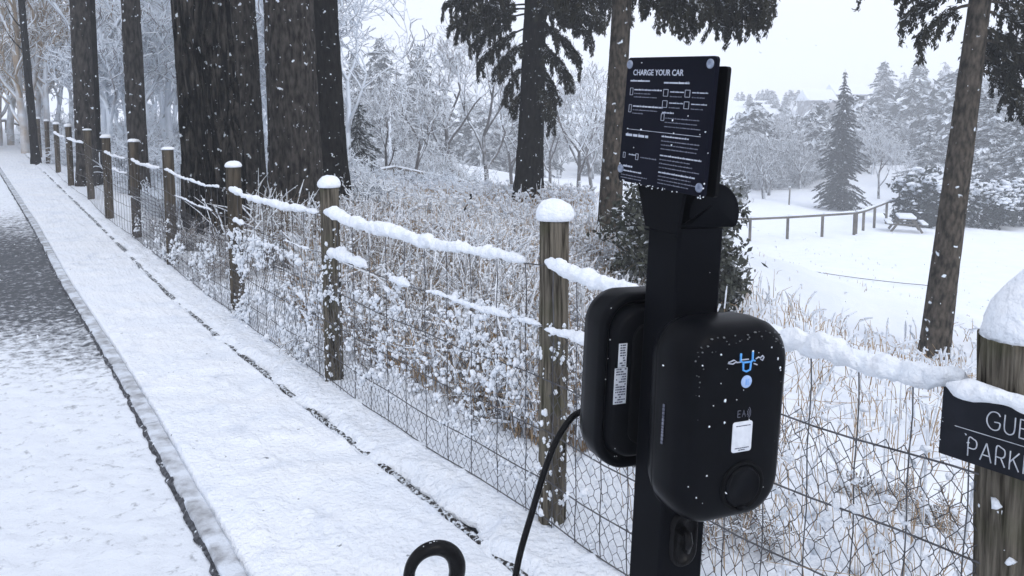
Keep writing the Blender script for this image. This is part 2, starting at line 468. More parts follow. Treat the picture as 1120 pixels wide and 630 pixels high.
def road_material():
    m = bpy.data.materials.new('snow_dusted_asphalt')
    m.use_nodes = True
    nt = m.node_tree; N = nt.nodes; L = nt.links
    b = N['Principled BSDF']; b.inputs['Roughness'].default_value = 0.8
    tc = N.new('ShaderNodeTexCoord')
    mp = N.new('ShaderNodeMapping'); mp.inputs['Scale'].default_value = (8, 9, 8); mp.inputs['Rotation'].default_value = (0, 0, -0.6)
    L.new(tc.outputs['Object'], mp.inputs[0])
    n1 = N.new('ShaderNodeTexNoise'); n1.inputs['Scale'].default_value = 2.2; n1.inputs['Detail'].default_value = 9; n1.inputs['Roughness'].default_value = 0.72
    L.new(mp.outputs[0], n1.inputs['Vector'])
    # a sheltered stretch under the trees keeps only a dusting
    sp = N.new('ShaderNodeSeparateXYZ'); L.new(tc.outputs['Object'], sp.inputs[0])
    n2 = N.new('ShaderNodeTexNoise'); n2.inputs['Scale'].default_value = 0.7; n2.inputs['Detail'].default_value = 3
    L.new(tc.outputs['Object'], n2.inputs['Vector'])
    wob = N.new('ShaderNodeMath'); wob.operation = 'MULTIPLY_ADD'; L.new(n2.outputs['Fac'], wob.inputs[0]); wob.inputs[1].default_value = 2.2; L.new(sp.outputs['Y'], wob.inputs[2])
    a = N.new('ShaderNodeMapRange'); a.interpolation_type = 'SMOOTHSTEP'
    a.inputs[1].default_value = 4.6; a.inputs[2].default_value = 7.4; L.new(wob.outputs[0], a.inputs[0])
    c = N.new('ShaderNodeMapRange'); c.interpolation_type = 'SMOOTHSTEP'
    c.inputs[1].default_value = 9.0; c.inputs[2].default_value = 13.5; c.inputs[3].default_value = 1; c.inputs[4].default_value = 0; L.new(wob.outputs[0], c.inputs[0])
    mu = N.new('ShaderNodeMath'); mu.operation = 'MULTIPLY'; L.new(a.outputs[0], mu.inputs[0]); L.new(c.outputs[0], mu.inputs[1])
    sc = N.new('ShaderNodeMath'); sc.operation = 'MULTIPLY_ADD'; L.new(mu.outputs[0], sc.inputs[0]); sc.inputs[1].default_value = 0.32; L.new(n1.outputs['Fac'], sc.inputs[2])
    r = N.new('ShaderNodeMapRange'); r.inputs[1].default_value = 0.57; r.inputs[2].default_value = 0.78; L.new(sc.outputs[0], r.inputs[0])
    mx = N.new('ShaderNodeMixRGB'); mx.inputs[1].default_value = (0.81, 0.86, 0.93, 1); mx.inputs[2].default_value = (0.07, 0.078, 0.09, 1)
    L.new(r.outputs[0], mx.inputs[0]); L.new(mx.outputs[0], b.inputs['Base Color'])
    bp = N.new('ShaderNodeBump'); bp.inputs['Strength'].default_value = 0.9; bp.inputs['Distance'].default_value = 0.02; bp.invert = True
    L.new(n1.outputs['Fac'], bp.inputs['Height']); L.new(bp.outputs[0], b.inputs['Normal'])
    return m
M['road'] = road_material()

# ------------------------------------------------------------------ the setting: ground, path, road, kerb
def build_ground():
    th = np.concatenate([np.linspace(-50, 50, 420), np.linspace(50, 310, 110)[1:-1]]) * math.pi / 180
    r = [0.4]
    while r[-1] < 300: r.append(r[-1] * 1.021 + 0.004)
    r = np.array(r)
    R, T = np.meshgrid(r, th, indexing='ij')
    X = (R * np.sin(T)).ravel(); Y = (R * np.cos(T)).ravel()
    Z = G(X, Y)
    s = right_of_fence(X, Y)
    lowered = (1 - sm(s, 0.35, 0.9)) * (1 - sm(Y, 38, 44)) * sm(X, -26, -22)
    P = np.stack([X, Y, X * 0], 1)
    d = np.sqrt(X * X + Y * Y)
    Z = Z + 0.05 * fbm(P * 1.6, 4, 5) * sm(s, 0.3, 2) + 0.012 * fbm(P * 9, 3, 9) * sm(s, 0.2, 1) * (1 - sm(d, 8, 25)) + 0.25 * fbm(P * 0.12, 3, 8) * sm(d, 12, 60)
    Z = Z - 0.16 * lowered
    nr, nc = len(r), len(th)
    Q = []
    i, j = np.meshgrid(np.arange(nr - 1), np.arange(nc), indexing='ij')
    j2 = (j + 1) % nc
    Q = np.stack([i * nc + j, i * nc + j2, (i + 1) * nc + j2, (i + 1) * nc + j], -1).reshape(-1, 4)[:, ::-1]
    V = np.vstack([np.stack([X, Y, Z], 1), [[0, 0, -0.2]]])
    c = len(V) - 1
    a = np.arange(nc)
    Tt = np.stack([a, (a + 1) % nc, np.full(nc, c)], 1)[:, ::-1]
    link('ground', mesh_np('ground', V, Tt, Q, True, [M['ground']]), kind='structure')
build_ground()

def rows_y():
    y = [-0.5]
    while y[-1] < 45: y.append(y[-1] + 0.0115 + 0.0065 * max(0, y[-1] - 2.0) + 0.02 * (y[-1] < 1.6))
    return np.array(y)
RY = rows_y()

def strip(xl, xr, ncol, zf, name, m, power=1.0):
    t = np.linspace(0, 1, ncol) ** power
    X = xl[:, None] + (xr - xl)[:, None] * t[None]
    Y = np.repeat(RY[:, None], ncol, 1)
    Z = zf(X.ravel(), Y.ravel(), np.tile(t, len(RY)))
    V = np.stack([X.ravel(), Y.ravel(), Z], 1)
    link(name, mesh_np(name, V, None, grid_quads(len(RY), ncol), True, [m]), kind='structure')

KW = 0.072
kx = kerb_x(RY); kk = np.sqrt(1 + kerb_x.slope(RY) ** 2)
ex = edge_x(RY); ek = np.sqrt(1 + edge_x.slope(RY) ** 2)
fx = fence_x(RY); fk = np.sqrt(1 + fence_m(RY) ** 2)

def z_path(X, Y, t):
    P = np.stack([X, Y, X * 0], 1)
    n = 0.006 * fbm(P * [9, 14, 1], 4, 3) + 0.010 * fbm(P * 2.1, 3, 4)
    lump = np.maximum(0, fbm(P * 14, 3, 31)) * 0.022 + np.abs(fbm(P * 38, 2, 35)) * 0.008 * sm(fbm(P * 3, 2, 36), -0.3, 0.3)
    edge = np.minimum(t, 1 - t) * 12
    foot = -0.012 * sm(fbm(P * [2.5, 4, 1], 2, 77), 0.25, 0.5)
    return g0(Y) + 0.012 + n + lump + foot - 0.028 * (1 - sm(edge, 0, 0.35)) 
strip(kx + KW * kk - 0.004, ex - 0.012 * ek, 90, z_path, 'path', M['path'])

def z_road(X, Y, t):
    P = np.stack([X, Y, X * 0], 1)
    return g0(Y) - 0.020 + 0.010 * fbm(P * 3, 3, 12) + 0.009 * fbm(P * 16, 3, 13) * 0.8 + np.maximum(0, fbm(P * 12, 3, 33)) * 0.022 + np.abs(fbm(P * 34, 2, 37)) * 0.008
strip(kx - 5.5 * kk, kx + 0.006, 170, z_road, 'road', M['road'], 0.7)

gw = 0.016 + 0.013 * fbm(np.stack([RY * 21, RY * 0, RY * 0 + 3], 1), 4, 15)
strip(kx - np.maximum(gw, 0.006) * kk, kx + 0.004, 8, lambda X, Y, t: z_road(X, Y, t) + 0.004 + 0.012 * t, 'bare_gutter', M['wet_gutter'])
def z_verge(X, Y, t):
    P = np.stack([X, Y, X * 0], 1)
    s = right_of_fence(X, Y)
    n = 0.016 * fbm(P * 4, 4, 21) + np.maximum(0, fbm(P * 11, 3, 22)) * 0.030 + 0.006 * fbm(P * 30, 2, 23)
    w = sm(s, 0.5, 1.15)
    rise = 0.028 * sm(t, 0.0, 0.05) - 0.006 - 0.02 * (t < 1e-6)
    return (G(X, Y) + rise + n) * (1 - w) + (G(X, Y) - 0.12) * w
wob = 0.10 * fbm(np.stack([RY * 6, RY * 0, RY * 0], 1), 5, 5, 0.6) - 0.004
strip(ex + (0.0 + wob) * ek, fx + 1.25 * fk, 110, z_verge, 'verge', M['snow'], 1.5)

# kerb stones, each its own piece
kerb = link('kerb', None, kind='structure')
def arc_points(cur, y0, y1, step):
    ys = np.linspace(y0, y1, 4000)
    xs = cur(ys)
    d = np.concatenate([[0], np.cumsum(np.hypot(np.diff(xs), np.diff(ys)))])
    n = int(d[-1] / step)
    t = np.arange(n + 1) * step
    return np.stack([np.interp(t, d, xs), np.interp(t, d, ys)], 1)
def kerb_stone(a, b, seed, i):
    n = 8
    t = np.linspace(0.004, 0.996, n)
    prof = np.array([[0.0, -0.12], [0.0, -0.008], [0.008, 0.0], [KW - 0.008, 0.0], [KW, -0.008], [KW, -0.12]])
    dr = (b - a) / np.linalg.norm(b - a); nr = np.array([dr[1], -dr[0]])
    V = []
    tl = random.uniform(-0.003, 0.004)
    for k in t:
        c = a + (b - a) * k
        for u, z in prof:
            p = c + nr * u
            V.append([p[0], p[1], g0(p[1]) + z + 0.013 + tl])
    V = np.array(V)
    V[:, 2] += 0.0035 * fbm(V * 25, 2, seed)
    V[:, :2] += (nr * 0.004)[None] * fbm(V * 18, 2, seed + 5)[:, None]
    q = grid_quads(n, 6)
    mb = MB().add(V, None, q[:, ::-1])
    mb.add(V[:6], None, [[0, 1, 4, 5], [1, 2, 3, 4]]); mb.add(V[-6:], None, [[5, 4, 1, 0], [4, 3, 2, 1]])
    return mb.build('kerb_stone', M['concrete'], kerb, smooth=False)
ka = arc_points(kerb_x, 0.6, 26, 0.9)
for i in range(len(ka) - 1):
    kerb_stone(ka[i], ka[i + 1], i, i)

# timber edging boards along the far side of the path
edging = link('path_edging', None, kind='structure')
ea = arc_points(edge_x, 0.6, 19, 1.2)
for i in range(len(ea) - 1):
    a, b = ea[i], ea[i + 1]
    n = 26
    dr = (b - a) / np.linalg.norm(b - a); nr = np.array([dr[1], -dr[0]])
    V = []
    for k in np.linspace(0.003, 0.997, n):
        c = a + (b - a) * k
        for u, z in [(-0.010, -0.10), (-0.010, 0.0), (0.012, 0.002), (0.012, -0.10)]:
            p = c + nr * u
            V.append([p[0], p[1], g0(p[1]) + z + 0.004])
    V = np.array(V)
    V[:, 2] += 0.008 * fbm(V * 14, 3, 50)
    V[:, :2] += (nr * 0.010)[None] * fbm(V * 16, 2, 51)[:, None]
    MB().add(V, None, grid_quads(n, 4)[:, ::-1]).build('edging_board', M['dark_board'], edging)

# ------------------------------------------------------------------ wire fence
fence = thing('wire_fence', 'long wire fence of snow-capped round timber posts with netting, running beside the path', 'fence')
z_of_fence = lambda p: float(g0(p[1]))

def post_mesh(h, r, seed, detail=True, tan=True):
    na = (110 if r > 0.07 else 64) if detail else 14
    nz = 60 if detail else 8
    a = np.arange(na) * 2 * math.pi / na
    zs = np.linspace(-0.15, h, nz)
    A, Z = np.meshgrid(a, zs)
    A = A.ravel(); Z = Z.ravel()
    C = np.stack([np.cos(A) * 2.6, np.sin(A) * 2.6, Z * 0.9], 1)
    rr = r * (1 + 0.05 * fbm(C * 0.6, 3, seed))
    if detail:
        g = fbm(np.stack([np.cos(A) * 7, np.sin(A) * 7, Z * 1.6], 1), 4, seed + 3)
        crack = np.maximum(0, 0.10 - np.abs(g)) / 0.10
        deep = sm(fbm(np.stack([np.cos(A) * 1.5, np.sin(A) * 1.5, Z * 2.5], 1), 2, seed + 9), 0.0, 0.35)
        rr = rr - r * 0.20 * crack * (0.25 + deep) + r * 0.035 * fbm(np.stack([np.cos(A) * 16, np.sin(A) * 16, Z * 3], 1), 2, seed + 4)
    V = np.stack([rr * np.cos(A), rr * np.sin(A), Z], 1)
    V[-na:, 2] += 0.006 * fbm(V[-na:] * 40, 2, seed)
    V = np.vstack([V, [[0, 0, h + 0.003]]])
    i, j = np.meshgrid(np.arange(nz - 1), np.arange(na), indexing='ij'); j2 = (j + 1) % na
    Q = np.stack([i * na + j, i * na + j2, (i + 1) * na + j2, (i + 1) * na + j], -1).reshape(-1, 4)
    k = np.arange(na)
    T = np.stack([k + (nz - 1) * na, (k + 1) % na + (nz - 1) * na, np.full(na, nz * na)], 1)
    return V, T, Q

def cap_mesh(r, h, seed, over=1.15, peak=0.5, na=40, lean=(0, 0)):
    prof = [(0.0, -0.02), (0.80, -0.03), (over * 0.96, 0.0), (over * 1.04, 0.22), (over * 1.0, 0.45), (over * 0.86, 0.70), (over * 0.62, 0.89), (over * 0.34, 0.98), (0.12, 1.0)]
    a = np.arange(na) * 2 * math.pi / na
    V = []
    for q, z in prof[1:]:
        for t in a:
            rr = r * q
            V.append([rr * math.cos(t) + lean[0] * z * h, rr * math.sin(t) + lean[1] * z * h, z * h])
    V = np.array(V)
    n = fbm(V * (0.55 / r), 3, seed)
    n2 = fbm(V * (2.2 / r), 3, seed + 2)
    n3 = fbm(V * (5.5 / r), 2, seed + 6)
    V = V * (1 + 0.17 * n[:, None] + 0.07 * n2[:, None] + 0.035 * n3[:, None])
    nr = len(prof) - 1
    V = np.vstack([V, [[lean[0] * h, lean[1] * h, h * 1.0 + 0.0]], [[0, 0, -0.02 * h]]])
    V[-2, 2] = V[(nr - 1) * na:nr * na, 2].mean()
    i, j = np.meshgrid(np.arange(nr - 1), np.arange(na), indexing='ij'); j2 = (j + 1) % na
    Q = np.stack([i * na + j, i * na + j2, (i + 1) * na + j2, (i + 1) * na + j], -1).reshape(-1, 4)
    k = np.arange(na)
    T = np.vstack([np.stack([k + (nr - 1) * na, (k + 1) % na + (nr - 1) * na, np.full(na, nr * na)], 1), np.stack([(k + 1) % na, k, np.full(na, nr * na + 1)], 1)])
    return V, T, Q

P_R = [0.065, 0.080, 0.053, 0.053, 0.052, 0.052, 0.052]
P_H = [1.09, 1.070, 1.16, 1.14, 1.15, 1.17, 1.17]
for i, p in enumerate(post_xy):
    r = P_R[i] if i < len(P_R) else 0.055
    h = (P_H[i] if i < len(P_H) else 1.16 + random.uniform(-0.03, 0.04))
    det = i < 7
    z0 = z_of_fence(p)
    V, T, Q = post_mesh(h, r, 100 + i * 7, det)
    V = V.copy(); lx, ly = random.uniform(-0.012, 0.012), random.uniform(-0.012, 0.012)
    if i == 1: lx = -0.045; p = p + np.array([0.045, 0.0])
    V[:, 0] += V[:, 2] * lx; V[:, 1] += V[:, 2] * ly
    po = MB().add(V, T, Q).build('post', M['post_wood'] if i < 4 else M['far_post'], fence, loc=(p[0], p[1], z0))
    if i == 3: po['label'] = 'post with a low round snow cap and snow splashed down its side'
    caph = [0.08, 0.150, 0.080, 0.062, 0.045, 0.034, 0.04][i] if i < 7 else random.uniform(0.03, 0.07)
    over = [1.1, 0.98, 1.30, 1.22, 1.15, 1.2, 1.25][i] if i < 7 else 1.3
    V2, T2, Q2 = cap_mesh(r, caph, 40 + i, over, na=48 if i < 4 else 16, lean=((0.38, 0.0) if i == 1 else (0, 0)))
    cp = MB().add(V2, T2, Q2).build('snow_cap', M['cloth_snow'], po, loc=(lx * h, ly * h, h - 0.002))
    # snow frozen onto the side of the near posts
    if i in (1, 2, 3, 4, 5):
        n = {1: 3, 2: 70, 3: 80, 4: 34, 5: 26}[i]
        a = rng.uniform(-math.pi, 0.4, n); zz = h * rng.random(n) ** (1.0 if i == 3 else 1.7) * (0.80 if i == 3 else 0.62)
        sc = rng.uniform(0.0025, 0.0085, n) * (1.25 if i < 4 else 0.9)
        a = np.concatenate([a, a + rng.normal(size=n) * 0.10, a + rng.normal(size=n) * 0.10]); zz = np.concatenate([zz, zz + rng.normal(size=n) * 0.008, zz + rng.normal(size=n) * 0.008]); sc = np.concatenate([sc, sc * 0.7, sc * 0.6]); n = len(a)
        C = np.stack([np.cos(a) * r * 1.0, np.sin(a) * r * 1.0, zz], 1)
        C[:, 0] += zz * lx; C[:, 1] += zz * ly
        S = np.stack([sc, sc, sc * rng.uniform(0.8, 1.9, n)], 1)
        MB().blobs(C, S, i, rough=0.35).build('snow_splashes', M['cloth_snow'], po, kind='stuff')

def along(k, t):
    """point on the fence line: between post k and k+1"""
    p = post_xy[k] * (1 - t) + post_xy[k + 1] * t
    return np.array([p[0], p[1], z_of_fence(post_xy[k]) * (1 - t) + z_of_fence(post_xy[k + 1]) * t])
OFF = np.array([-FD[1], FD[0]]) * 0.0
WIRES = [0.955, 0.77, 0.58, 0.385, 0.20, 0.05]
def wire_z(k, t, z):
    """sag, and small waviness"""
    sag = 0.035 if z > 0.9 else 0.02
    return z - sag * 4 * t * (1 - t) * (1.0 if k > 0 else 1.0) + 0.004 * math.sin(t * 17 + z * 40 + k)
def top_for(k):
    return [0.0, -0.01, 0.045, 0.04, 0.03, 0.03][k] if k < 6 else 0.02
nspan = len(post_xy) - 1
side = np.array([FD[1], -FD[0]])     # towards the path
side3 = np.array([side[0], side[1], 0]) * 0.055
# span 0: the first post to the right of the frame - span 1: sign post to middle post - span 2: middle to next - ...
for k in range(nspan):
    for wi, z in enumerate(WIRES):
        if k > 6 and wi in (2, 4): continue
        pts = []
        for t in np.linspace(0, 1, 15):
            b = along(k, t)
            zz = wire_z(k, t, z + (top_for(k) * (1 - t) + top_for(k + 1) * t if wi == 0 else 0) + (-0.05 * (1 - t) if (k == 1 and wi == 0) else 0) * 0)
            pts.append([b[0] + side3[0] * 0.9, b[1] + side3[1] * 0.9, b[2] + zz])
        MB().tube(pts, 0.0026 if k < 5 else 0.003, 5, cap=False).build('line_wire', M['wire'], fence)
vert_step = {0: 0.125, 1: 0.122, 2: 0.178}
for k in range(min(nspan, 8)):
    L_ = np.linalg.norm(post_xy[k + 1] - post_xy[k])
    st = vert_step.get(k, 0.18)
    n = int(L_ / st)
    for j in range(n):
        t = (j + 0.55) * st / L_
        if t > 0.985: continue
        b = along(k, t)
        pts = []
        ph = random.random() * 6
        for q, z in enumerate(np.linspace(0.03, wire_z(k, t, 0.955 + top_for(k) * (1 - t) + top_for(k + 1) * t), 12)):
            pts.append([b[0] + side3[0] * 0.9 + 0.0025 * math.sin(z * 22 + ph), b[1] + side3[1] * 0.9, b[2] + z])
        MB().tube(pts, 0.0019 if k < 5 else 0.0022, 4, cap=False).build('upright_wire', M['wire'], fence)

# hexagonal netting on the lower part
def netting():
    P0, P1, R = [], [], []
    cs = 0.043
    for k in range(0, 6):
        L_ = float(np.linalg.norm(post_xy[k + 1] - post_xy[k]))
        top = 0.80 if k < 2 else 0.66
        nu = int(L_ / cs); nv = int(top / (cs * 0.9))
        def hv(i, j, w):
            # vertex of a honeycomb, with hand-twisted irregularity
            s = (i + (0.5 if j % 2 else 0.0)) * cs
            z = j * cs * 0.88
            if w: s += 0.0; z += cs * 0.30
            q = np.array([[s * 23.1, z * 23.7, k * 3.1 + w]])
            s += 0.0055 * vnoise(q, 3)[0] + 0.02 * vnoise(q * 0.12, 8)[0]; z += 0.0055 * vnoise(q, 4)[0] + 0.02 * vnoise(q * 0.12, 9)[0]
            t = s / L_
            b = along(k, min(max(t, 0), 1))
            return [b[0] + side3[0] * 0.8, b[1] + side3[1] * 0.8, b[2] + 0.02 + z]
        grid = {}
        for j in range(nv + 1):
            for i in range(nu + 1):
                a = hv(i, j, 0); c = hv(i, j, 1)
                grid[(i, j)] = (a, c)
        for j in range(nv):
            for i in range(nu):
                a, c = grid[(i, j)]
                P0.append(a); P1.append(c)
                # from the upper end of this twist to the two lower ends of the next row
                if j % 2:
                    n1, n2 = (i, j + 1), (i + 1, j + 1)
                else:
                    n1, n2 = (i - 1, j + 1), (i, j + 1)
                for q in (n1, n2):
                    if q in grid:
                        P0.append(c); P1.append(grid[q][0])
    P0 = np.array(P0); P1 = np.array(P1)
    return MB().prisms(P0, P1, 0.0013, 0.0013, 3).build('hexagonal_netting', M['wire'], fence, kind='stuff')
netting()

# ropes of snow lying on the top wire, and on parts of the second wire
def snow_rope(k, t0, t1, z, rad, seed, name='snow_on_wire', gap=None, up=1.0, lumpy=0.5):
    n = int(210 * (t1 - t0)) + 16
    pts, rr = [], []
    ts = np.linspace(t0, t1, n)
    no = fbm(np.stack([ts * 14, ts * 0 + seed, ts * 0], 1), 3, seed)
    n2 = fbm(np.stack([ts * 45, ts * 0 + seed, ts * 0], 1), 2, seed + 1)
    for q, t in enumerate(ts):
        b = along(k, t)
        e = min((t - t0) * 30, (t1 - t) * 30, 1.0)
        r = rad * (1 + lumpy * no[q] + 0.25 * n2[q]) * math.sqrt(max(e, 0.03))
        zz = wire_z(k, t, zt(k, t) if z == 'top' else z)
        pts.append([b[0] + side3[0] * 0.9, b[1] + side3[1] * 0.9, b[2] + zz + r * 0.72 * up])
        rr.append(max(r, 0.002))
    mb = MB()
    mb.tube(pts, rr, 16, noise=0.40, seed=seed)
    V = mb.V[0]
    V += (0.010 * np.stack([fbm(V * 24 + q_ * 5, 2, seed + 14 + q_) for q_ in range(3)], 1)) * (rad / 0.028)
    V += (0.0065 * np.stack([fbm(V * 62 + q_, 3, seed + 4 + q_) for q_ in range(3)], 1))
    return mb.build(name, M['cloth_snow'], fence)
def zt(k, t):
    return 0.955 + top_for(k) * (1 - t) + top_for(k + 1) * t
snow_rope(1, 0.045, 0.99, 'top', 0.026, 1, lumpy=0.40)
snow_rope(2, 0.05, 0.985, 'top', 0.027, 2, lumpy=0.45)
snow_rope(3, 0.03, 0.97, 'top', 0.020, 3, lumpy=0.5)
snow_rope(4, 0.10, 0.97, 'top', 0.010, 4, lumpy=0.6)
snow_rope(5, 0.1, 0.9, 'top', 0.017, 5, lumpy=0.5)
snow_rope(6, 0.1, 0.9, 'top', 0.014, 6)
snow_rope(0, 0.05, 0.9, 'top', 0.03, 7)
for k, a, b, r, z in [(2, 0.72, 0.97, 0.024, 0.78), (2, 0.50, 0.60, 0.015, 0.77), (2, 0.10, 0.42, 0.011, 0.77), (2, 0.0, 0.08, 0.013, 0.77), (1, 0.82, 0.99, 0.016, 0.77), (1, 0.40, 0.6, 0.012, 0.77),
                      (3, 0.80, 0.93, 0.016, 0.77), (3, 0.1, 0.35, 0.006, 0.77), (4, 0.2, 0.8, 0.006, 0.78), (6, 0.1, 0.6, 0.014, 0.78), (9, 0.1, 0.9, 0.02, 'top'), (8, 0.1, 0.9, 0.02, 'top')]:
    snow_rope(k, a, b, z, r, int(k * 100 + a * 50), lumpy=0.7)

# tufts of snow caught in the netting
def caught_snow():
    C, S = [], []
    for k, n, zlo, zhi, sz in [(0, 100, 0.05, 0.8, 1), (1, 150, 0.05, 0.86, 0.8), (2, 900, 0.12, 0.80, 0.9), (3, 800, 0.0, 0.70, 1.15), (4, 300, 0.0, 0.5, 1.2), (5, 120, 0.0, 0.4, 1.2)]:
        t = rng.random(n * 3); z = zlo + (zhi - zlo) * rng.random(n * 3)
        q = fbm(np.stack([t * 7, z * 7, t * 0 + k], 1), 3, 60 + k)
        keep = np.argsort(-q + rng.random(n * 3) * 0.7)[:n]
        for i in keep:
            b = along(k, t[i])
            C.append([b[0] + side3[0] * 0.8 + rng.normal() * 0.006, b[1] + side3[1] * 0.8 + rng.normal() * 0.006, b[2] + z[i]])
            s = rng.uniform(0.004, 0.0125) * sz
            if rng.random() < 0.14: s *= 1.8
            S.append([s * .8, s * .8, s * rng.uniform(0.7, 1.3)])
            for _ in range(3):
                C.append([C[-1][0] + rng.normal() * s * .5, C[-1][1] + rng.normal() * s * .5, C[-1][2] + rng.normal() * s * .8]); S.append([s * rng.uniform(.3, .7)] * 3)
    MB().blobs(np.array(C), np.array(S), 4, rough=0.45).build('caught_snow', M['cloth_snow'], fence, kind='stuff')
caught_snow()

# ------------------------------------------------------------------ charging post
def loft(rings, cap0=True, cap1=True):
    """rings: list of (n,3) arrays"""
    n = len(rings[0]); k = len(rings)
    V = np.vstack(rings)
    i, j = np.meshgrid(np.arange(k - 1), np.arange(n), indexing='ij'); j2 = (j + 1) % n
    Q = np.stack([i * n + j, i * n + j2, (i + 1) * n + j2, (i + 1) * n + j], -1).reshape(-1, 4)
    T = []
    a = np.arange(n); b = (a + 1) % n
    if cap0:
        V = np.vstack([V, rings[0].mean(0)]); T.append(np.stack([b, a, np.full(n, len(V) - 1)], 1))
    if cap1:
        V = np.vstack([V, rings[-1].mean(0)]); T.append(np.stack([a + (k - 1) * n, b + (k - 1) * n, np.full(n, len(V) - 1)], 1))
    return V, (np.vstack(T) if T else None), Q
def rrect(w, h, r, n=10, taper=0.0):
    """rounded rectangle outline in (x,z); taper narrows the lower end"""
    out = []
    for cx, cz, a0 in [(w / 2 - r, h / 2 - r, 0), (-w / 2 + r, h / 2 - r, 90), (-w / 2 + r, -h / 2 + r, 180), (w / 2 - r, -h / 2 + r, 270)]:
        for k in range(n + 1):
            a = math.radians(a0 + 90 * k / n)
            out.append([cx + r * math.cos(a), cz + r * math.sin(a)])
    out = np.array(out)
    out[:, 0] *= 1 - taper * (0.5 - out[:, 1] / h)
    return out
def ring(o, y, inset=0.0, cx=0.0, cz=0.0):
    c = o.copy()
    w = np.abs(c).max(0)
    c = c * (1 - inset / w)
    return np.stack([c[:, 0] + cx, np.full(len(c), y), c[:, 1] + cz], 1)

YAW = math.radians(23.5)
cpos = atY(738, 300, 1.28)
# nearest column corner is local (-0.05, -0.05)
CS = 0.098
cc = np.array([cpos[0], cpos[1]]) - (Matrix.Rotation(YAW, 2) @ Vector((-CS / 2, -CS / 2)))[:]
cc = cc + np.array([-0.045, -0.010])
charger = thing('charging_post', 'black car charging post with two rounded wall units and an instruction board on top', 'charging post',
                (cc[0], cc[1], 0.0), (0, math.radians(2.6), YAW))
LEANFIX = 1
COLTOP = 1.325
def to_local_z(z): return z
# column: square tube with small rounded corners
o = rrect(CS, CS, 0.006, 3)
rings = [np.stack([o[:, 0], o[:, 1], np.full(len(o), z)], 1) for z in (-0.1, 0.3, 0.8, COLTOP)]
V, T, Q = loft(rings)
column = MB().add(V, T, Q).build('column', M['steel_black'], charger, smooth=False)
# lower hook recess on the front of the column
hk = rrect(0.058, 0.105, 0.028, 8)
rs = [ring(hk, -CS / 2 + 0.001, 0, 0, 0), ring(hk, -CS / 2 - 0.009, 0.001), ring(hk, -CS / 2 - 0.010, 0.004), ring(hk, -CS / 2 - 0.008, 0.006), ring(hk, -CS / 2 - 0.002, 0.008)]
V, T, Q = loft(rs, False, True)
holster = MB().add(V, T, Q).build('plug_holster', M['rubber'], charger, loc=(-0.002, 0, 0.748))
MB().tube([(0, -CS / 2 - 0.002, 0.012), (0, -CS / 2 - 0.016, 0.014), (0, -CS / 2 - 0.02, 0.0), (0, -CS / 2 - 0.014, -0.018)], 0.008, 10).build('hook', M['rubber'], holster)

def text_mesh(s, size, bold=0.0, align='LEFT', space=1.0):
    cu = bpy.data.curves.new('text', 'FONT')
    cu.body = s; cu.size = size; cu.align_x = align; cu.offset = bold; cu.space_character = space
    cu.extrude = 0.0002; cu.resolution_u = 3
    ob = bpy.data.objects.new('text_tmp', cu)
    COL.objects.link(ob)
    bpy.context.view_layer.update()
    dg = bpy.context.evaluated_depsgraph_get()
    me = bpy.data.meshes.new_from_object(ob.evaluated_get(dg))
    bpy.data.objects.remove(ob)
    return me
def put_text(name, s, size, m, parent, mtx, **kw):
    me = text_mesh(s, size, **kw)
    me.materials.clear(); me.materials.append(m)
    me.transform(mtx)
    return link(name, me, parent)
# frames that turn text (x right, y up, z out) into a local wall facing -y / -x
FRONT = lambda x, y, z: Matrix.Translation((x, y, z)) @ Matrix.Rotation(math.pi / 2, 4, 'X')
LEFTF = lambda x, y, z: Matrix.Translation((x, y, z)) @ Matrix.Rotation(-math.pi / 2, 4, 'Z') @ Matrix.Rotation(math.pi / 2, 4, 'X')

# front wall unit ------------------------------------------------
UW, UH, UZ = 0.240, 0.370, 0.994
D0 = -CS / 2
uo = rrect(UW, UH, 0.072, 14, 0.05)
prof = [(0.0, 0.016), (-0.004, 0.010), (-0.020, 0.003), (-0.05, 0.0), (-0.080, 0.001), (-0.096, 0.006), (-0.106, 0.014), (-0.1115, 0.024), (-0.1140, 0.038), (-0.1148, 0.055)]
rs = [ring(uo, D0 + y, ins, 0, 0) for y, ins in prof]
V, T, Q = loft(rs)
unit = MB().add(V, T, Q).build('charger_unit', M['black'], charger, loc=(0.012, 0, UZ + 0.009))
unit.scale = (0.97, 1, 0.945)
FY = D0 - 0.1150
# seam line round the side of the shell
rs = [ring(uo, D0 - 0.030, -0.0012), ring(uo, D0 - 0.033, -0.0012)]
V, T, Q = loft(rs, False, False)
MB().add(V, None, Q).build('shell_seam', M['black_side'], unit)
def disc(r, y0, y1, cx, cz, n=40, bevel=0.001, hollow=None):
    a = np.arange(n) * 2 * math.pi / n
    c = np.stack([np.cos(a), np.sin(a)], 1)
    rs = [np.stack([c[:, 0] * r + cx, np.full(n, y0), c[:, 1] * r + cz], 1), np.stack([c[:, 0] * r + cx, np.full(n, y1 + bevel), c[:, 1] * r + cz], 1),
          np.stack([c[:, 0] * (r - bevel) + cx, np.full(n, y1), c[:, 1] * (r - bevel) + cz], 1)]
    if hollow:
        ri, yd = hollow
        rs += [np.stack([c[:, 0] * ri + cx, np.full(n, y1), c[:, 1] * ri + cz], 1), np.stack([c[:, 0] * (ri - 0.001) + cx, np.full(n, yd), c[:, 1] * (ri - 0.001) + cz], 1)]
    return loft(rs, False, True)
SX, SZ = 0.014, -0.112
V, T, Q = disc(0.047, FY + 0.02, FY - 0.004, SX, SZ, hollow=(0.0405, FY + 0.004))
MB().add(V, T, Q).build('socket_ring', M['black_side'], unit)
V, T, Q = disc(0.0385, FY + 0.006, FY - 0.006, SX, SZ, bevel=0.003, hollow=(0.031, FY - 0.004))
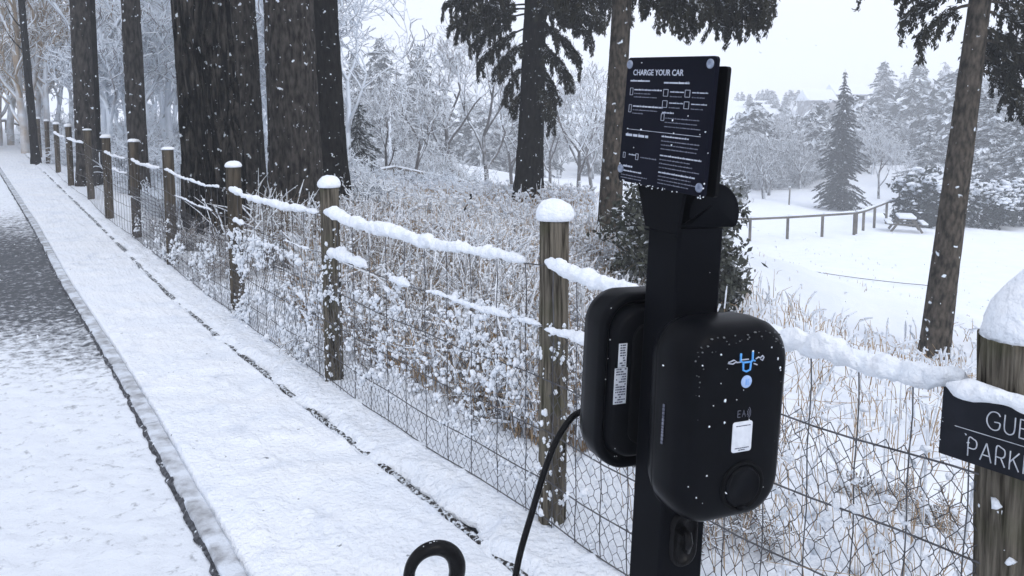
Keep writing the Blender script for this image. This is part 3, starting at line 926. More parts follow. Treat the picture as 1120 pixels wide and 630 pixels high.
flap = MB().add(V, T, Q).build('socket_flap', M['black'], unit)
MB().box((SX, FY - 0.0075, SZ - 0.037), (0.020, 0.006, 0.008)).build('flap_tab', M['black'], unit)
# logo: blue U shape through a thin pale script
lg = MB()
y = FY - 0.0012
cx, cz = 0.008, 0.123
for P in [[(-.016, .012), (-.016, -.002), (-.010, -.005)], [(.010, .013), (.010, -.002), (.016, -.004)], [(-.010, -.005), (-.009, -.019), (-.002, -.022), (.006, -.019), (.007, -.005), (.010, -.002)], [(-.010, -.005), (.007, -.005)]]:
    lg.tube([(cx + a, y, cz + b) for a, b in P], 0.0019, 5)
lg.build('blue_logo', M['blue'], unit)
lg = MB()
for P in [[(-.040, -.002), (-.030, .001), (-.024, -.002), (-.032, -.006), (-.042, -.004), (-.040, -.001)], [(-.024, -.004), (-.016, -.004), (-.014, .000), (.002, .000)], [(.018, -.001), (.024, .002), (.028, .000)], [(.028, .000), (.033, .004), (.036, .001), (.033, -.005), (.029, -.002)], [(.014, -.009), (.022, -.012)]]:
    lg.tube([(cx + a, y + 0.0006, cz + b) for a, b in P], 0.0012, 5)
lg.build('logo_script', M['print'], unit)
a = np.arange(28) * 2 * math.pi / 28
V, T, Q = disc(0.0115, FY + 0.002, FY - 0.0010, cx + 0.001, cz - 0.041, 28, 0.0003)
bd = MB().add(V, T, Q).build('touch_disc', M['paleblue'], unit)
dots = MB()
for i in range(-2, 3):
    for j in range(-3, 4):
        if (i * i + j * j) < 9 and random.random() < 0.75:
            dots.box((cx + 0.001 + i * 0.002, FY - 0.0014, cz - 0.041 + j * 0.0022), (0.0011, 0.0005, 0.0011))
dots.build('finger_icon', M['blue'], unit)
nf = MB()
for P in [[(-.016, .005), (-.016, -.007)], [(-.016, .005), (-.010, .005)], [(-.016, -.001), (-.011, -.001)], [(-.016, -.007), (-.010, -.007)], [(-.006, -.007), (-.003, .005), (.001, -.007)], [(-.004, -.002), (0, -.002)]]:
    nf.tube([(cx + a + 0.002, y, cz - .098 + b) for a, b in P], 0.0006, 4)
for q in range(3):
    rr_ = 0.005 + 0.004 * q
    nf.tube([(cx + 0.004 + rr_ * math.cos(t) * 0.8, y, cz - .099 + rr_ * math.sin(t)) for t in np.linspace(-0.9, 0.9, 7)], 0.0006, 4)
nf.build('contactless_icon', M['print_dim'], unit)
# sticker (its square code left out)
st = rrect(0.043, 0.056, 0.005, 4)
V, T, Q = loft([ring(st, FY + 0.001), ring(st, FY - 0.0012), ring(st, FY - 0.0014, 0.0004)], False, True)
V[:, 0] += cx - 0.001; V[:, 2] += cz - 0.142
sk = MB().add(V, T, Q).build('white_sticker', M['sticker'], unit)
tx = MB()
for zz, w in [(0.0205, 0.030), (-0.0205, 0.030), (-0.0240, 0.014)]:
    x0 = cx - 0.001 - w / 2
    while x0 < cx - 0.001 + w / 2:
        l = random.uniform(0.0015, 0.005)
        tx.box((x0 + l / 2, FY - 0.0017, cz - 0.142 + zz), (l, 0.0004, 0.0014)); x0 += l + 0.0009
tx.build('sticker_print', M['sticker_ink'], unit, kind='stuff')
# faint moulded words on the shell's left side
tx = MB()
zz = -0.04
while zz < 0.03:
    l = random.uniform(0.003, 0.006)
    tx.box((-UW / 2 * 0.988, D0 - 0.058, zz + l / 2), (0.002, 0.004, l)); zz += l + 0.0015
tx.build('side_print', M['print_dim'], unit)
# melted drops and flakes on the front and top
C, S = [], []
for _ in range(150):
    xx = rng.uniform(-0.10, 0.10); z_ = UH / 2 - abs(rng.normal()) * 0.07 - 0.012
    if abs(xx) > 0.055 and z_ > UH / 2 - 0.07 and math.hypot(abs(xx) - 0.046, z_ - (UH / 2 - 0.072)) > 0.060: continue
    if z_ < -0.16: continue
    C.append([xx, D0 - 0.1115, z_]); s = rng.uniform(0.0008, 0.0020); S.append([s, s * 1.6, s])
MB().blobs(np.array(C), np.array(S), 3, rough=0.1).build('water_drops', M['droplet'], unit, kind='stuff')
C, S = [], []
for _ in range(24):
    xx = rng.uniform(-0.105, 0.105); z_ = rng.uniform(-0.14, 0.15)
    C.append([xx, FY + 0.0005, z_]); s = rng.uniform(0.0007, 0.0019); S.append([s, s, s * 1.2])
C += [[-0.035, FY, 0.052], [-0.033, FY, 0.012], [-0.020, FY - 0.003, -0.118], [0.085, FY + .002, 0.10], [0.078, FY + .002, 0.117]]; S += [[.0042, .002, .003], [.003, .002, .0028], [.005, .002, .003], [.003, .002, .003], [.003, .002, .0028]]
MB().blobs(np.array(C), np.array(S), 5, rough=0.4).build('stuck_flakes', M['cloth_snow'], unit, kind='stuff')

# rear wall unit: its shell seen from behind --------------------
RZ = UZ + 0.008
uo2 = rrect(UW, UH, 0.072, 14, 0.0)
E0 = CS / 2
prof2 = [(0.040, 0.034), (0.032, 0.020), (0.022, 0.017), (0.018, 0.013), (0.0175, 0.006), (0.021, 0.0015), (0.032, 0.0), (0.07, 0.0), (0.095, 0.006), (0.108, 0.018), (0.113, 0.035)]
rs = [ring(uo2, E0 + y, ins) for y, ins in prof2]
V, T, Q = loft(rs)
unit2 = MB().add(V, T, Q[:, ::-1] if False else Q).build('charger_unit', M['black'], charger, loc=(-0.010, 0, RZ + 0.009))
unit2.scale = (0.97, 1, 0.945)
bo = rrect(0.206, 0.316, 0.058, 10)
rs = [ring(bo, E0 + 0.042, -0.002), ring(bo, E0 + 0.030, 0.0), ring(bo, E0 + 0.008, 0.004), ring(bo, E0 + 0.0015, 0.012)]
V, T, Q = loft(rs)
bh = MB().add(V, T, Q).build('back_housing', M['black'], unit2)
b2 = rrect(0.120, 0.250, 0.030, 8)
V, T, Q = loft([ring(b2, E0 + 0.004), ring(b2, E0 - 0.002), ring(b2, E0 - 0.0035, 0.003)], True, True)
MB().add(V, T, Q).build('mounting_plate', M['black_side'], unit2)
# rating labels on the left side of the back housing
def side_label(name, y0, y1, z0, z1, x, parent, m):
    return MB().box((x, (y0 + y1) / 2, (z0 + z1) / 2), (0.0015, abs(y1 - y0), z1 - z0)).build(name, m, parent, smooth=False)
for nm, dx0, dx1, z0, z1 in [('rating_label', -0.0975, -0.069, -0.036, 0.038), ('serial_label', -0.091, -0.0725, 0.039, 0.088)]:
    lb = MB().box(((dx0 + dx1) / 2, E0 - 0.0008 + 0.0015, (z0 + z1) / 2), (dx1 - dx0, 0.0012, z1 - z0)).build(nm, M['sticker'], unit2, smooth=False)
    tx = MB()
    n = int((z1 - z0) / 0.0052)
    for q in range(n):
        zz = z0 + 0.004 + q * 0.0052
        x0 = dx0 + 0.003
        while x0 < dx1 - 0.004:
            l = min(random.uniform(0.002, 0.008), dx1 - 0.003 - x0)
            if random.random() < 0.85: tx.box((x0 + l / 2, E0 - 0.0003, zz), (l, 0.0006, 0.0024))
            x0 += l + 0.0014
    tx.build('label_print', M['sticker_ink'], unit2)
C, S = [], []
for _ in range(40):
    C.append([rng.uniform(-0.112, -0.03), E0 + rng.uniform(0.0, 0.03), rng.uniform(-0.16, 0.165)]); s = rng.uniform(0.0007, 0.0016); S.append([s, s, s])
MB().blobs(np.array(C), np.array(S), 6).build('stuck_flakes', M['cloth_snow'], unit2, kind='stuff')

# instruction board, tilted a little ----------------------------
BW, BH = 0.234, 0.236
BA = math.radians(3.0); BYAW = math.radians(6.0)
def bring(o, x, inset=0.0, cy=0, cz=0):
    w = np.abs(o).max(0); c = o * (1 - inset / w)
    return np.stack([np.full(len(c), x), -c[:, 0] + cy, c[:, 1] + cz], 1)
bo = rrect(BW, BH, 0.007, 5)
V, T, Q = loft([bring(bo, 0.006), bring(bo, -0.001), bring(bo, -0.002, 0.001)])
board = MB().add(V, T, Q).build('instruction_board', M['sign_navy'], charger, smooth=False)
board.location = (-CS / 2 - 0.012, 0.000, COLTOP + 0.068 + BH / 2)
board.rotation_euler = (BA, 0, BYAW)
BX = -0.0024
HX, HY = BW / 98.0, BH / 141.0     # board units per photo pixel
def bp(u, v):
    """photo-like layout on the board: u 0..1 left to right, v 0..1 top to bottom -> local (y, z)"""
    return (BW / 2 - u * BW, BH / 2 - v * BH)
def board_text(s, u, v, size, m, bold=0.0003, name='heading'):
    y, z = bp(u, v)
    return put_text(name, s, size, m, board, LEFTF(BX, y, z), bold=bold)
board_text('CHARGE YOUR CAR', 0.085, 0.140, 0.0150, M['print'], bold=0.0002)
lines = MB(); dim = MB()
def wordline(u0, u1, v, hgt, mb, wmin=0.003, wmax=0.012, gap=0.0014):
    y0, z = bp(u0, v); y1, _ = bp(u1, v)
    y = y0
    while y > y1 + 0.001:
        l = min(random.uniform(wmin, wmax), y - y1)
        # a word: separate little upright strokes with a body line, as print looks from afar
        mb.box((BX, y - l / 2, z), (0.0004, l, hgt * 0.62))
        if random.random() < 0.5: mb.box((BX - 0.0001, y - random.uniform(0.1, 0.9) * l, z + hgt * 0.15), (0.0004, 0.0007, hgt))
        y -= l + gap
wordline(0.06, 0.30, 0.185, 0.0042, lines, 0.012, 0.022)
wordline(0.47, 0.75, 0.195, 0.0044, lines, 0.004, 0.03)
for v in (0.255,): wordline(0.12, 0.46, v, 0.0036, lines)
for v in (0.285, 0.312): wordline(0.12, 0.12 + (0.2 if v < 0.3 else 0.28), v, 0.0024, dim)
wordline(0.12, 0.48, 0.385, 0.0040, lines); wordline(0.12, 0.42, 0.415, 0.0024, dim); wordline(0.12, 0.25, 0.442, 0.0024, dim)
for uu in (0.55, 0.79):
    for vv in (0.262, 0.345):
        wordline(uu, uu + 0.16, vv, 0.0028, lines); wordline(uu, uu + 0.13, vv + 0.035, 0.0022, dim)
wordline(0.48, 0.61, 0.42, 0.004, lines)
for v in (0.460, 0.492, 0.524): wordline(0.52, random.uniform(0.83, 0.95), v, 0.0024, dim)
lines.box((BX, 0, bp(0, 0.572)[1]), (0.0003, BW * 0.84, 0.0008))
wordline(0.06, 0.34, 0.618, 0.0072, lines, 0.010, 0.02, 0.003)
wordline(0.50, 0.80, 0.60, 0.0036, lines)
for v in (0.635, 0.665, 0.695): wordline(0.50, random.uniform(0.86, 0.98), v, 0.0026, dim)
wordline(0.12, 0.21, 0.775, 0.003, lines); wordline(0.27, 0.46, 0.785, 0.003, dim)
wordline(0.50, 0.95, 0.745, 0.0036, lines)
for v in (0.777, 0.807, 0.837): wordline(0.50, random.uniform(0.84, 0.96), v, 0.0025, dim)
wordline(0.06, 0.18, 0.872, 0.005, lines); wordline(0.04, 0.30, 0.91, 0.0036, lines)
wordline(0.04, 0.38, 0.945, 0.0024, dim); wordline(0.04, 0.30, 0.968, 0.0024, dim)
wordline(0.50, 0.90, 0.875, 0.0038, lines)
for v in (0.905, 0.932, 0.958): wordline(0.50, random.uniform(0.84, 0.96), v, 0.0024, dim)
def icon(u, v, w, h):
    y, z = bp(u, v)
    for a, b, c, d in [(0, h / 2, w, .0008), (0, -h / 2, w, .0008), (w / 2, 0, .0008, h), (-w / 2, 0, .0008, h)]:
        lines.box((BX, y - a, z + b), (0.0004, c, d))
icon(0.085, 0.27, 0.008, 0.013); icon(0.085, 0.405, 0.007, 0.014); icon(0.06, 0.785, 0.006, 0.010); icon(0.225, 0.785, 0.007, 0.011)
for uu in (0.50, 0.74):
    for vv in (0.27, 0.355): icon(uu, vv, 0.012, 0.012)
icon(0.49, 0.455, 0.008, 0.012)
lines.build('printed_text', M['print'], board, smooth=False, kind='stuff')
dim.build('fine_print', M['print_dim'], board, smooth=False, kind='stuff')
for u, v in [(0.035, 0.055), (0.945, 0.055), (0.03, 0.90), (0.955, 0.935)]:
    y, z = bp(u, v)
    n = 20; a = np.arange(n) * 2 * math.pi / n
    rs = [np.stack([np.full(n, BX - dx), y + r * np.cos(a), z + r * np.sin(a)], 1) for r, dx in [(0.0082, -0.001), (0.0082, 0.0012), (0.0066, 0.0024), (0.0035, 0.0025), (0.0030, 0.0012)]]
    V, T, Q = loft(rs, False, True)
    MB().add(V, T, Q).build('screw', M['screw'], board)
C = np.array([[BX, rng.uniform(-0.12, 0.12), -BH / 2 + rng.normal() * 0.0015] for _ in range(30)] + [[BX, rng.uniform(-0.12, 0.12), rng.uniform(-0.11, 0.11)] for _ in range(14)])
S = rng.uniform(0.0007, 0.0017, len(C))[:, None] * np.array([[1, 1, 1]])
MB().blobs(C, S, 9).build('stuck_flakes', M['cloth_snow'], board, kind='stuff')
# second board behind it
bo2 = rrect(BW * 0.97, BH * 0.93, 0.006, 4)
V, T, Q = loft([bring(bo2, 0.008), bring(bo2, 0.0)])
b2nd = MB().add(V, T, Q).build('rear_board', M['black_side'], charger, smooth=False)
b2nd.location = (-CS / 2 + 0.006, -0.010, COLTOP + 0.066 + BH / 2 - 0.006)
b2nd.rotation_euler = (BA, 0, BYAW)
# tapering bracket plate on the column's left face
n = 2
xb = -CS / 2 - 0.0035
outl = [(0.088, COLTOP + 0.085), (-0.066, COLTOP + 0.080), (-CS / 2 + 0.0, COLTOP - 0.014), (CS / 2, COLTOP - 0.006)]
V = [[xb - 0.003, y, z] for y, z in outl] + [[xb + 0.003, y, z] for y, z in outl]
MB().add(V, None, [[0, 1, 2, 3], [7, 6, 5, 4], [0, 4, 5, 1], [1, 5, 6, 2], [2, 6, 7, 3], [3, 7, 4, 0]]).build('bracket_plate', M['steel_black'], charger, smooth=False)
MB().box((xb - 0.0035, 0, COLTOP - 0.012), (0.003, CS, 0.003)).build('fold_line', M['screw'] if False else M['steel_black'], charger, smooth=False)
# rounded cheek plate above the column's front face
a = np.linspace(math.radians(-38), math.radians(215), 34)
cxx, czz, rr_ = 0.028, COLTOP + 0.026, 0.056
prof = [(cxx + rr_ * math.cos(t), czz + rr_ * math.sin(t)) for t in a if czz + rr_ * math.sin(t) > COLTOP + 0.003]
prof = [p for p in prof if p[0] > -CS / 2 + 0.004]
prof += [(-CS / 2 + 0.004, prof[-1][1]), (-CS / 2 + 0.004, COLTOP + 0.002), (cxx + 0.046, COLTOP + 0.002)]
prof = np.array(prof)
def prism_y(prof, y0, y1, b=0.003):
    c = prof.mean(0); sh = lambda k: c + (prof - c) * k
    rs = [np.stack([sh(0.97)[:, 0], np.full(len(prof), y0), sh(0.97)[:, 1]], 1), np.stack([prof[:, 0], np.full(len(prof), y0 + b), prof[:, 1]], 1),
          np.stack([prof[:, 0], np.full(len(prof), y1 - b), prof[:, 1]], 1), np.stack([sh(0.97)[:, 0], np.full(len(prof), y1), sh(0.97)[:, 1]], 1)]
    return loft(rs)
V, T, Q = prism_y(prof, -CS / 2 + 0.002, CS / 2 - 0.01)
MB().add(V, T, Q).build('rounded_cheek', M['steel_black'], charger)

# charging cable: hangs from the rear unit down to the snow
def bez(P, n=40):
    """catmull-rom through points"""
    P = np.array(P, float)
    Pe = np.vstack([2 * P[0] - P[1], P, 2 * P[-1] - P[-2]])
    out = []
    for i in range(1, len(Pe) - 2):
        for t in np.linspace(0, 1, n // (len(P) - 1) + 2, endpoint=False):
            a, b, c, d = Pe[i - 1], Pe[i], Pe[i + 1], Pe[i + 2]
            out.append(0.5 * ((2 * b) + (-a + c) * t + (2 * a - 5 * b + 4 * c - d) * t * t + (-a + 3 * b - 3 * c + d) * t ** 3))
    out.append(P[-1])
    return np.array(out)
cp_ = [atY(650, 446, 1.47), atY(632, 452, 1.48), atY(621, 462, 1.47), atY(607, 485, 1.46), atY(594, 520, 1.45), atY(582, 560, 1.44), atY(569, 605, 1.43), atY(561, 645, 1.42)]
e = cp_[-1]
cp_ += [np.array([e[0] - 0.05, e[1] + 0.0, 0.30]), np.array([e[0] - 0.11, e[1] + 0.06, 0.06]), np.array([e[0] - 0.05, e[1] - 0.05, 0.035]), np.array([e[0] + 0.25, e[1] - 0.2, 0.03])]
link('charging_cable', MB().tube(bez(cp_, 120), 0.0068, 14).mesh('charging_cable', [M['rubber']]), None, 'thin black charging cable hanging from the rear wall unit down to the snow', 'cable')

# thick black loop in the snow at the lower edge
lp = []
lc = atY(474, 628, 1.75)
for t in np.linspace(-0.35, math.pi + 0.35, 44):
    lp.append([lc[0] - 0.058 * math.cos(t) * (1 + 0.12 * math.sin(t)), lc[1] - 0.02 * math.cos(t), lc[2] - 0.006 + 0.075 * math.sin(t)])
lp = [[lp[0][0] - 0.0, lp[0][1], 0.0], [lp[0][0] - 0.006, lp[0][1], lp[0][2] * 0.5]] + lp + [[lp[-1][0] + 0.01, lp[-1][1], lp[-1][2] * 0.5], [lp[-1][0] + 0.012, lp[-1][1], 0.0]]
lr = np.interp(np.arange(len(lp)), [0, 10, 24, 38, len(lp) - 1], [0.016, 0.0145, 0.018, 0.022, 0.019])
loop = thing('hose_loop', 'thick glossy black rubber loop arching up at the bottom edge, left of the cable', 'hose', (lc[0], lc[1], 0.0))
V = MB().tube(np.array(lp) - np.array([lc[0], lc[1], 0]), lr, 26)
V.build('loop', M['rubber'], loop)
C = []
for _ in range(26):
    i = random.randrange(8, 40); p = np.array(lp[i]) - np.array([lc[0], lc[1], 0]); a = random.uniform(0.2, 2.2)
    C.append(p + lr[i] * np.array([math.cos(a) * 0.3, -abs(math.cos(a)) * 0.7, math.sin(a)]) * 0.98)
S = rng.uniform(0.0008, 0.0022, len(C))[:, None] * np.ones((1, 3))
MB().blobs(np.array(C), S, 2).build('stuck_flakes', M['cloth_snow'], loop, kind='stuff')

# ------------------------------------------------------------------ parking sign on the sign post
sgn_dir = np.array([0.64, -0.768]); sgn_dir /= np.linalg.norm(sgn_dir)
sl = atY(1030.5, 460, float(FB[1] + FD[1] * 1.352 + side[1] * 0.105))
SW, SH = 0.43, 0.146
sroot = thing('parking_sign', 'dark slate GUEST PARKING sign with snow along its top, fixed to the thick right-hand post', 'sign', (sl[0] + sgn_dir[0] * SW / 2, sl[1] + sgn_dir[1] * SW / 2, sl[2]),
              (0, math.radians(1.0), math.atan2(sgn_dir[1], sgn_dir[0])))
V, T, Q = loft([ring(rrect(SW, SH, 0.002, 2), 0.008), ring(rrect(SW, SH, 0.002, 2), -0.007), ring(rrect(SW, SH, 0.002, 2), -0.008, 0.001)])
MB().add(V, T, Q).build('sign_board', M['slate'], sroot, smooth=False)
LET = {
 'G': [[(1, .82), (.86, .95), (.6, 1), (.3, .93), (.08, .7), (.02, .5), (.08, .28), (.3, .07), (.6, 0), (.86, .06), (1, .2), (1, .45), (.6, .45)]],
 'U': [[(.02, 1), (.02, .35), (.12, .1), (.4, 0), (.68, .1), (.78, .35), (.78, 1)]],
 'E': [[(.65, 1), (.02, 1), (.02, 0), (.65, 0)], [(.02, .52), (.58, .52)]],
 'S': [[(.66, .84), (.5, .97), (.3, 1), (.1, .9), (.04, .74), (.14, .58), (.5, .45), (.66, .3), (.62, .1), (.4, 0), (.18, .02), (0, .16)]],
 'T': [[(0, 1), (.72, 1)], [(.36, 1), (.36, 0)]],
 'P': [[(.02, 0), (.02, 1), (.4, 1), (.6, .92), (.66, .74), (.6, .55), (.4, .46), (.02, .46)]],
 'A': [[(0, 0), (.42, 1), (.84, 0)], [(.14, .32), (.7, .32)]],
 'R': [[(.02, 0), (.02, 1), (.4, 1), (.6, .92), (.66, .74), (.6, .55), (.4, .46), (.02, .46)], [(.36, .46), (.7, 0)]],
 'K': [[(.02, 0), (.02, 1)], [(.66, 1), (.02, .4)], [(.24, .6), (.7, 0)]],
 'I': [[(.02, 0), (.02, 1)]],
 'N': [[(.02, 0), (.02, 1), (.76, 0), (.76, 1)]],
}
ADV = {'G': 1.0, 'U': .8, 'E': .66, 'S': .66, 'T': .72, 'P': .66, 'A': .84, 'R': .7, 'K': .7, 'I': .04, 'N': .78}
def stroke_text(s, x, z, h, r, gap=0.30, wf=0.62):
    mb = MB()
    for ch in s:
        for P in LET[ch]:
            pts = np.array([(x + a * h * wf, -0.0085, z + b * h) for a, b in P])
            if len(P) > 6:
                pts = bez(pts, 40)
            for q in range(len(pts) - 1):
                mb.tube([pts[q], pts[q + 1]], r, 5)
        x += (ADV[ch] * wf + gap) * h
    return mb
w1 = sum(ADV[c] * .85 for c in 'GUEST') + .30 * 4; w2 = sum(ADV[c] * .85 for c in 'PARKING') + .30 * 6
h_ = 0.038
stroke_text('GUEST', -SW / 2 + 0.084, 0.012, h_, 0.0013, 0.20).build('guest_lettering', M['engraved'], sroot)
stroke_text('PARKING', -SW / 2 + 0.055, -0.058, h_, 0.0013, 0.20).build('parking_lettering', M['engraved'], sroot)
MB().box((0.0, -0.0085, -0.003), (SW - 0.055, 0.001, 0.0012)).build('dividing_line', M['engraved'], sroot, smooth=False)
# lump of snow along the top
n = 60
pts = []; rr2 = []
for t in np.linspace(0, 1, n):
    e = min(t * 12, (1 - t) * 12, 1)
    pts.append([-SW / 2 + SW * t * 1.0 + 0.004, -0.003, SH / 2 + 0.006 - 0.004 * math.sin(t * 21)])
    rr2.append((0.021 + 0.005 * math.sin(t * 14 + 0.5)) * math.sqrt(max(e, 0.06)))
mb = MB().tube(pts, rr2, 22, noise=0.5, seed=5)
mb.V[0][:, 2] = np.where(mb.V[0][:, 2] < SH / 2 - 0.008, SH / 2 - 0.008 - 0.5 * np.abs(mb.V[0][:, 2] - SH / 2 + 0.008), mb.V[0][:, 2])
mb.build('snow_ridge', M['cloth_snow'], sroot)

# ------------------------------------------------------------------ trees
def trunk_mesh(h, r0, r1, seed, na=48, nz=60, ridge=0.06, fr=5.0, flare=0.35, bend=0.0, z0=-0.5, bz=1.2):
    a = np.arange(na) * 2 * math.pi / na
    u = np.linspace(0, 1, nz) ** 1.35
    A, U = np.meshgrid(a, u); A = A.ravel(); U = U.ravel()
    Z = z0 + (h - z0) * U
    zc = np.clip(Z, 0, None)
    r = r0 + (r1 - r0) * (zc / h) + r0 * flare * np.exp(-zc / (0.45 * max(r0 * 2, 0.2) * 2))
    C = np.stack([np.cos(A), np.sin(A), A * 0], 1)
    w = fbm(np.stack([C[:, 0] * 2, C[:, 1] * 2, Z * bz], 1), 3, seed) * 0.35
    g = fbm(np.stack([(C[:, 0] + w) * fr, (C[:, 1] + w) * fr, Z * bz], 1), 4, seed + 1)
    rid = 1 - np.minimum(np.abs(g) * 4.0, 1.0)
    r = r * (1 + 0.06 * fbm(np.stack([C[:, 0] * 1.2, C[:, 1] * 1.2, Z * 0.4], 1), 3, seed + 2)) * (1 - ridge * rid + ridge * 0.3 * g)
    bx = bend * np.sin(Z * 0.35 + seed) ; by = bend * 0.5 * np.cos(Z * 0.3 + seed * 2)
    V = np.stack([r * np.cos(A) + bx, r * np.sin(A) + by, Z], 1)
    i, j = np.meshgrid(np.arange(nz - 1), np.arange(na), indexing='ij'); j2 = (j + 1) % na
    Q = np.stack([i * na + j, i * na + j2, (i + 1) * na + j2, (i + 1) * na + j], -1).reshape(-1, 4)
    V = np.vstack([V, [[V[-na:, 0].mean(), V[-na:, 1].mean(), h]]])
    k = np.arange(na)
    T = np.stack([k + (nz - 1) * na, (k + 1) % na + (nz - 1) * na, np.full(na, nz * na)], 1)
    return V, T, Q

class Boughs:
    """conifer boughs: limbs in one mesh, needle sprays in another"""
    def __init__(s, seed, leaf=(0.055, 0.013), per=16):
        s.r = np.random.default_rng(seed); s.P0 = []; s.P1 = []; s.R = []; s.C = []; s.A = []; s.B = []; s.leaf = leaf; s.per = per
    def needles(s, p, d, n, spread):
        r = s.r
        c = p + r.normal(size=(n, 3)) * spread
        dd = d + r.normal(size=(n, 3)) * 0.55 + np.array([0, 0, -0.35])
        dd /= np.linalg.norm(dd, axis=1)[:, None]
        e = np.cross(dd, r.normal(size=(n, 3))); e /= np.linalg.norm(e, axis=1)[:, None] + 1e-9
        L = s.leaf[0] * r.uniform(0.6, 1.3, (n, 1)); W = s.leaf[1] * r.uniform(0.6, 1.4, (n, 1))
        s.C.append(c); s.A.append(dd * L); s.B.append(e * W)
    def seg(s, a, b, r0):
        s.P0.append(a); s.P1.append(b); s.R.append(r0)
    def bough(s, start, direction, length, droop=0.35, r0=0.02, fill=1.0, step=0.10, side=0.42, bare=0.12, tipup=0.0):
        r = s.r
        d = np.array(direction, float); d /= np.linalg.norm(d)
        n = max(4, int(length / step))
        p = np.array(start, float)
        for k in range(n):
            t = k / n
            dd = d + np.array([0, 0, -droop * t * 1.3 + tipup * t * t]); dd /= np.linalg.norm(dd)
            q = p + dd * length / n
            s.seg(p, q, r0 * (1 - 0.8 * t))
            if t > bare:
                for sg in (-1, 1):
                    if r.random() > fill: continue
                    sd = np.cross(dd, [0, 0, 1]) * sg
                    sd = sd / (np.linalg.norm(sd) + 1e-9) + dd * r.uniform(0.2, 0.9) + r.normal(size=3) * 0.28 + np.array([0, 0, -0.15 - 0.7 * r.random()])
                    sd /= np.linalg.norm(sd)
                    L = side * (1 - 0.55 * t) * r.uniform(0.35, 1.25)
                    m = max(3, int(L / 0.075))
                    a = q.copy()
                    for w in range(m):
                        sdd = sd + np.array([0, 0, -0.10 * w]); sdd /= np.linalg.norm(sdd)
                        b = a + sdd * L / m
                        s.seg(a, b, r0 * 0.2)
                        s.needles((a + b) / 2, sdd, s.per, 0.022)
                        a = b
                    # hanging tips
                    if r.random() < 0.75:
                        hd = np.array([r.normal() * 0.15, r.normal() * 0.15, -1.0])
                        hl = r.uniform(0.06, 0.34)
                        for w in range(max(1, int(hl / 0.07))):
                            s.needles(a + hd * (w + 0.5) * 0.07, hd, int(s.per * 0.8), 0.018)
                s.needles(q, dd, s.per, 0.03)
            p = q
    def limb_mesh(s, name, m):
        return MB().prisms(np.array(s.P0), np.array(s.P1), np.array(s.R), np.array(s.R) * 0.9, 5).mesh(name, [m])
    def leaf_mesh(s, name, m):
        C = np.vstack(s.C); A = np.vstack(s.A); B = np.vstack(s.B)
        return MB().quads(C, A, B).mesh(name, [m], False)

def base_at(u, v, Y):
    P = atY(u, v, Y)
    return (P[0], P[1], Gp(P[0], P[1]))

def big_tree(name, u, v, Y, h, r0, r1, m, label, cat, seed, group=None, crown=True, crown_from=5.5, lean=0.0, **kw):
    b = base_at(u, v, Y)
    root = thing(name, label, cat, b, (0, 0, 0), group)
    V, T, Q = trunk_mesh(h, r0, r1, seed, **kw)
    MB().add(V, T, Q).build('trunk', m, root)
    if crown:
        B = Boughs(seed + 50, leaf=(0.10, 0.035), per=7)
        r = np.random.default_rng(seed)
        for z in np.arange(crown_from, h, 0.42):
            a = r.random() * 6.28
            L = 1.9 * (1 - (z - crown_from) / (h - crown_from + 0.5)) + 0.4
            B.bough((0, 0, z), (math.cos(a), math.sin(a), 0.1), L, 0.4, 0.03, 0.8, 0.16, 0.5)
        link('limbs', B.limb_mesh('limbs', m), root)
        link('crown', B.leaf_mesh('crown', M['needle']), root)
    root.rotation_euler = (0, lean, 0)
    return root, b

big_tree('pine_tree', 236, 160, 8.6, 11, 0.335, 0.25, M['bark_deep'], 'thick deeply ridged dark trunk, frontmost of the clump left of the snow-capped post', 'tree', 11, lean=-0.035, na=190, nz=460, ridge=0.24, fr=4.6, flare=0.25, bz=1.1)
big_tree('pine_tree', 271, 160, 10.6, 11, 0.25, 0.19, M['bark'], 'grey trunk half hidden behind the deeply ridged trunk, second of the clump', 'tree', 12, lean=-0.02, na=96, nz=160, ridge=0.05, fr=9, flare=0.2)
lt4 = big_tree('pine_tree', 323, 160, 10.0, 11, 0.345, 0.27, M['bark'], 'widest smooth grey-brown trunk in the middle of the clump', 'tree', 13, na=110, nz=200, ridge=0.06, fr=10, flare=0.2)
big_tree('pine_tree', 361, 160, 11.2, 11, 0.26, 0.19, M['bark_dark'], 'darkest trunk at the right side of the clump, leaning a little left', 'tree', 14, lean=-0.025, na=80, nz=140, ridge=0.09, fr=8, flare=0.5)
lt1 = big_tree('pine_tree', 93, 150, 14.5, 12, 0.185, 0.15, M['bark'], 'slim dark trunk rising beside the small far fence posts, a second stem against it', 'tree', 15, na=48, nz=120, ridge=0.07, fr=5, flare=0.25)
lt2 = big_tree('pine_tree', 103, 150, 14.7, 12, 0.12, 0.09, M['bark_dark'], 'dark thin stem pressed against the right side of the leftmost big trunk', 'tree', 16, na=32, nz=80, ridge=0.08, fr=4, flare=0.3, crown=False)
lt3 = big_tree('pine_tree', 150, 150, 13.2, 12, 0.165, 0.125, M['bark'], 'single slender grey trunk standing alone between the left pair and the big clump', 'tree', 17, na=48, nz=120, ridge=0.06, fr=5, flare=0.25)
for t_, a_ in ((lt1, 0.012), (lt2, 0.012), (lt3, 0.0), (lt4, -0.01)):
    t_[0].rotation_euler = (0, a_, 0)
rt, _ = big_tree('young_tree', 37, 118, 20.0, 9, 0.11, 0.05, M['bark_dark'], 'thin leaning dark sapling trunk at the far left end of the fence', 'tree', 18, na=16, nz=40, ridge=0.1, crown=False, bend=0.05)
rt.rotation_euler = (0, -0.045, 0)
B = Boughs(3)
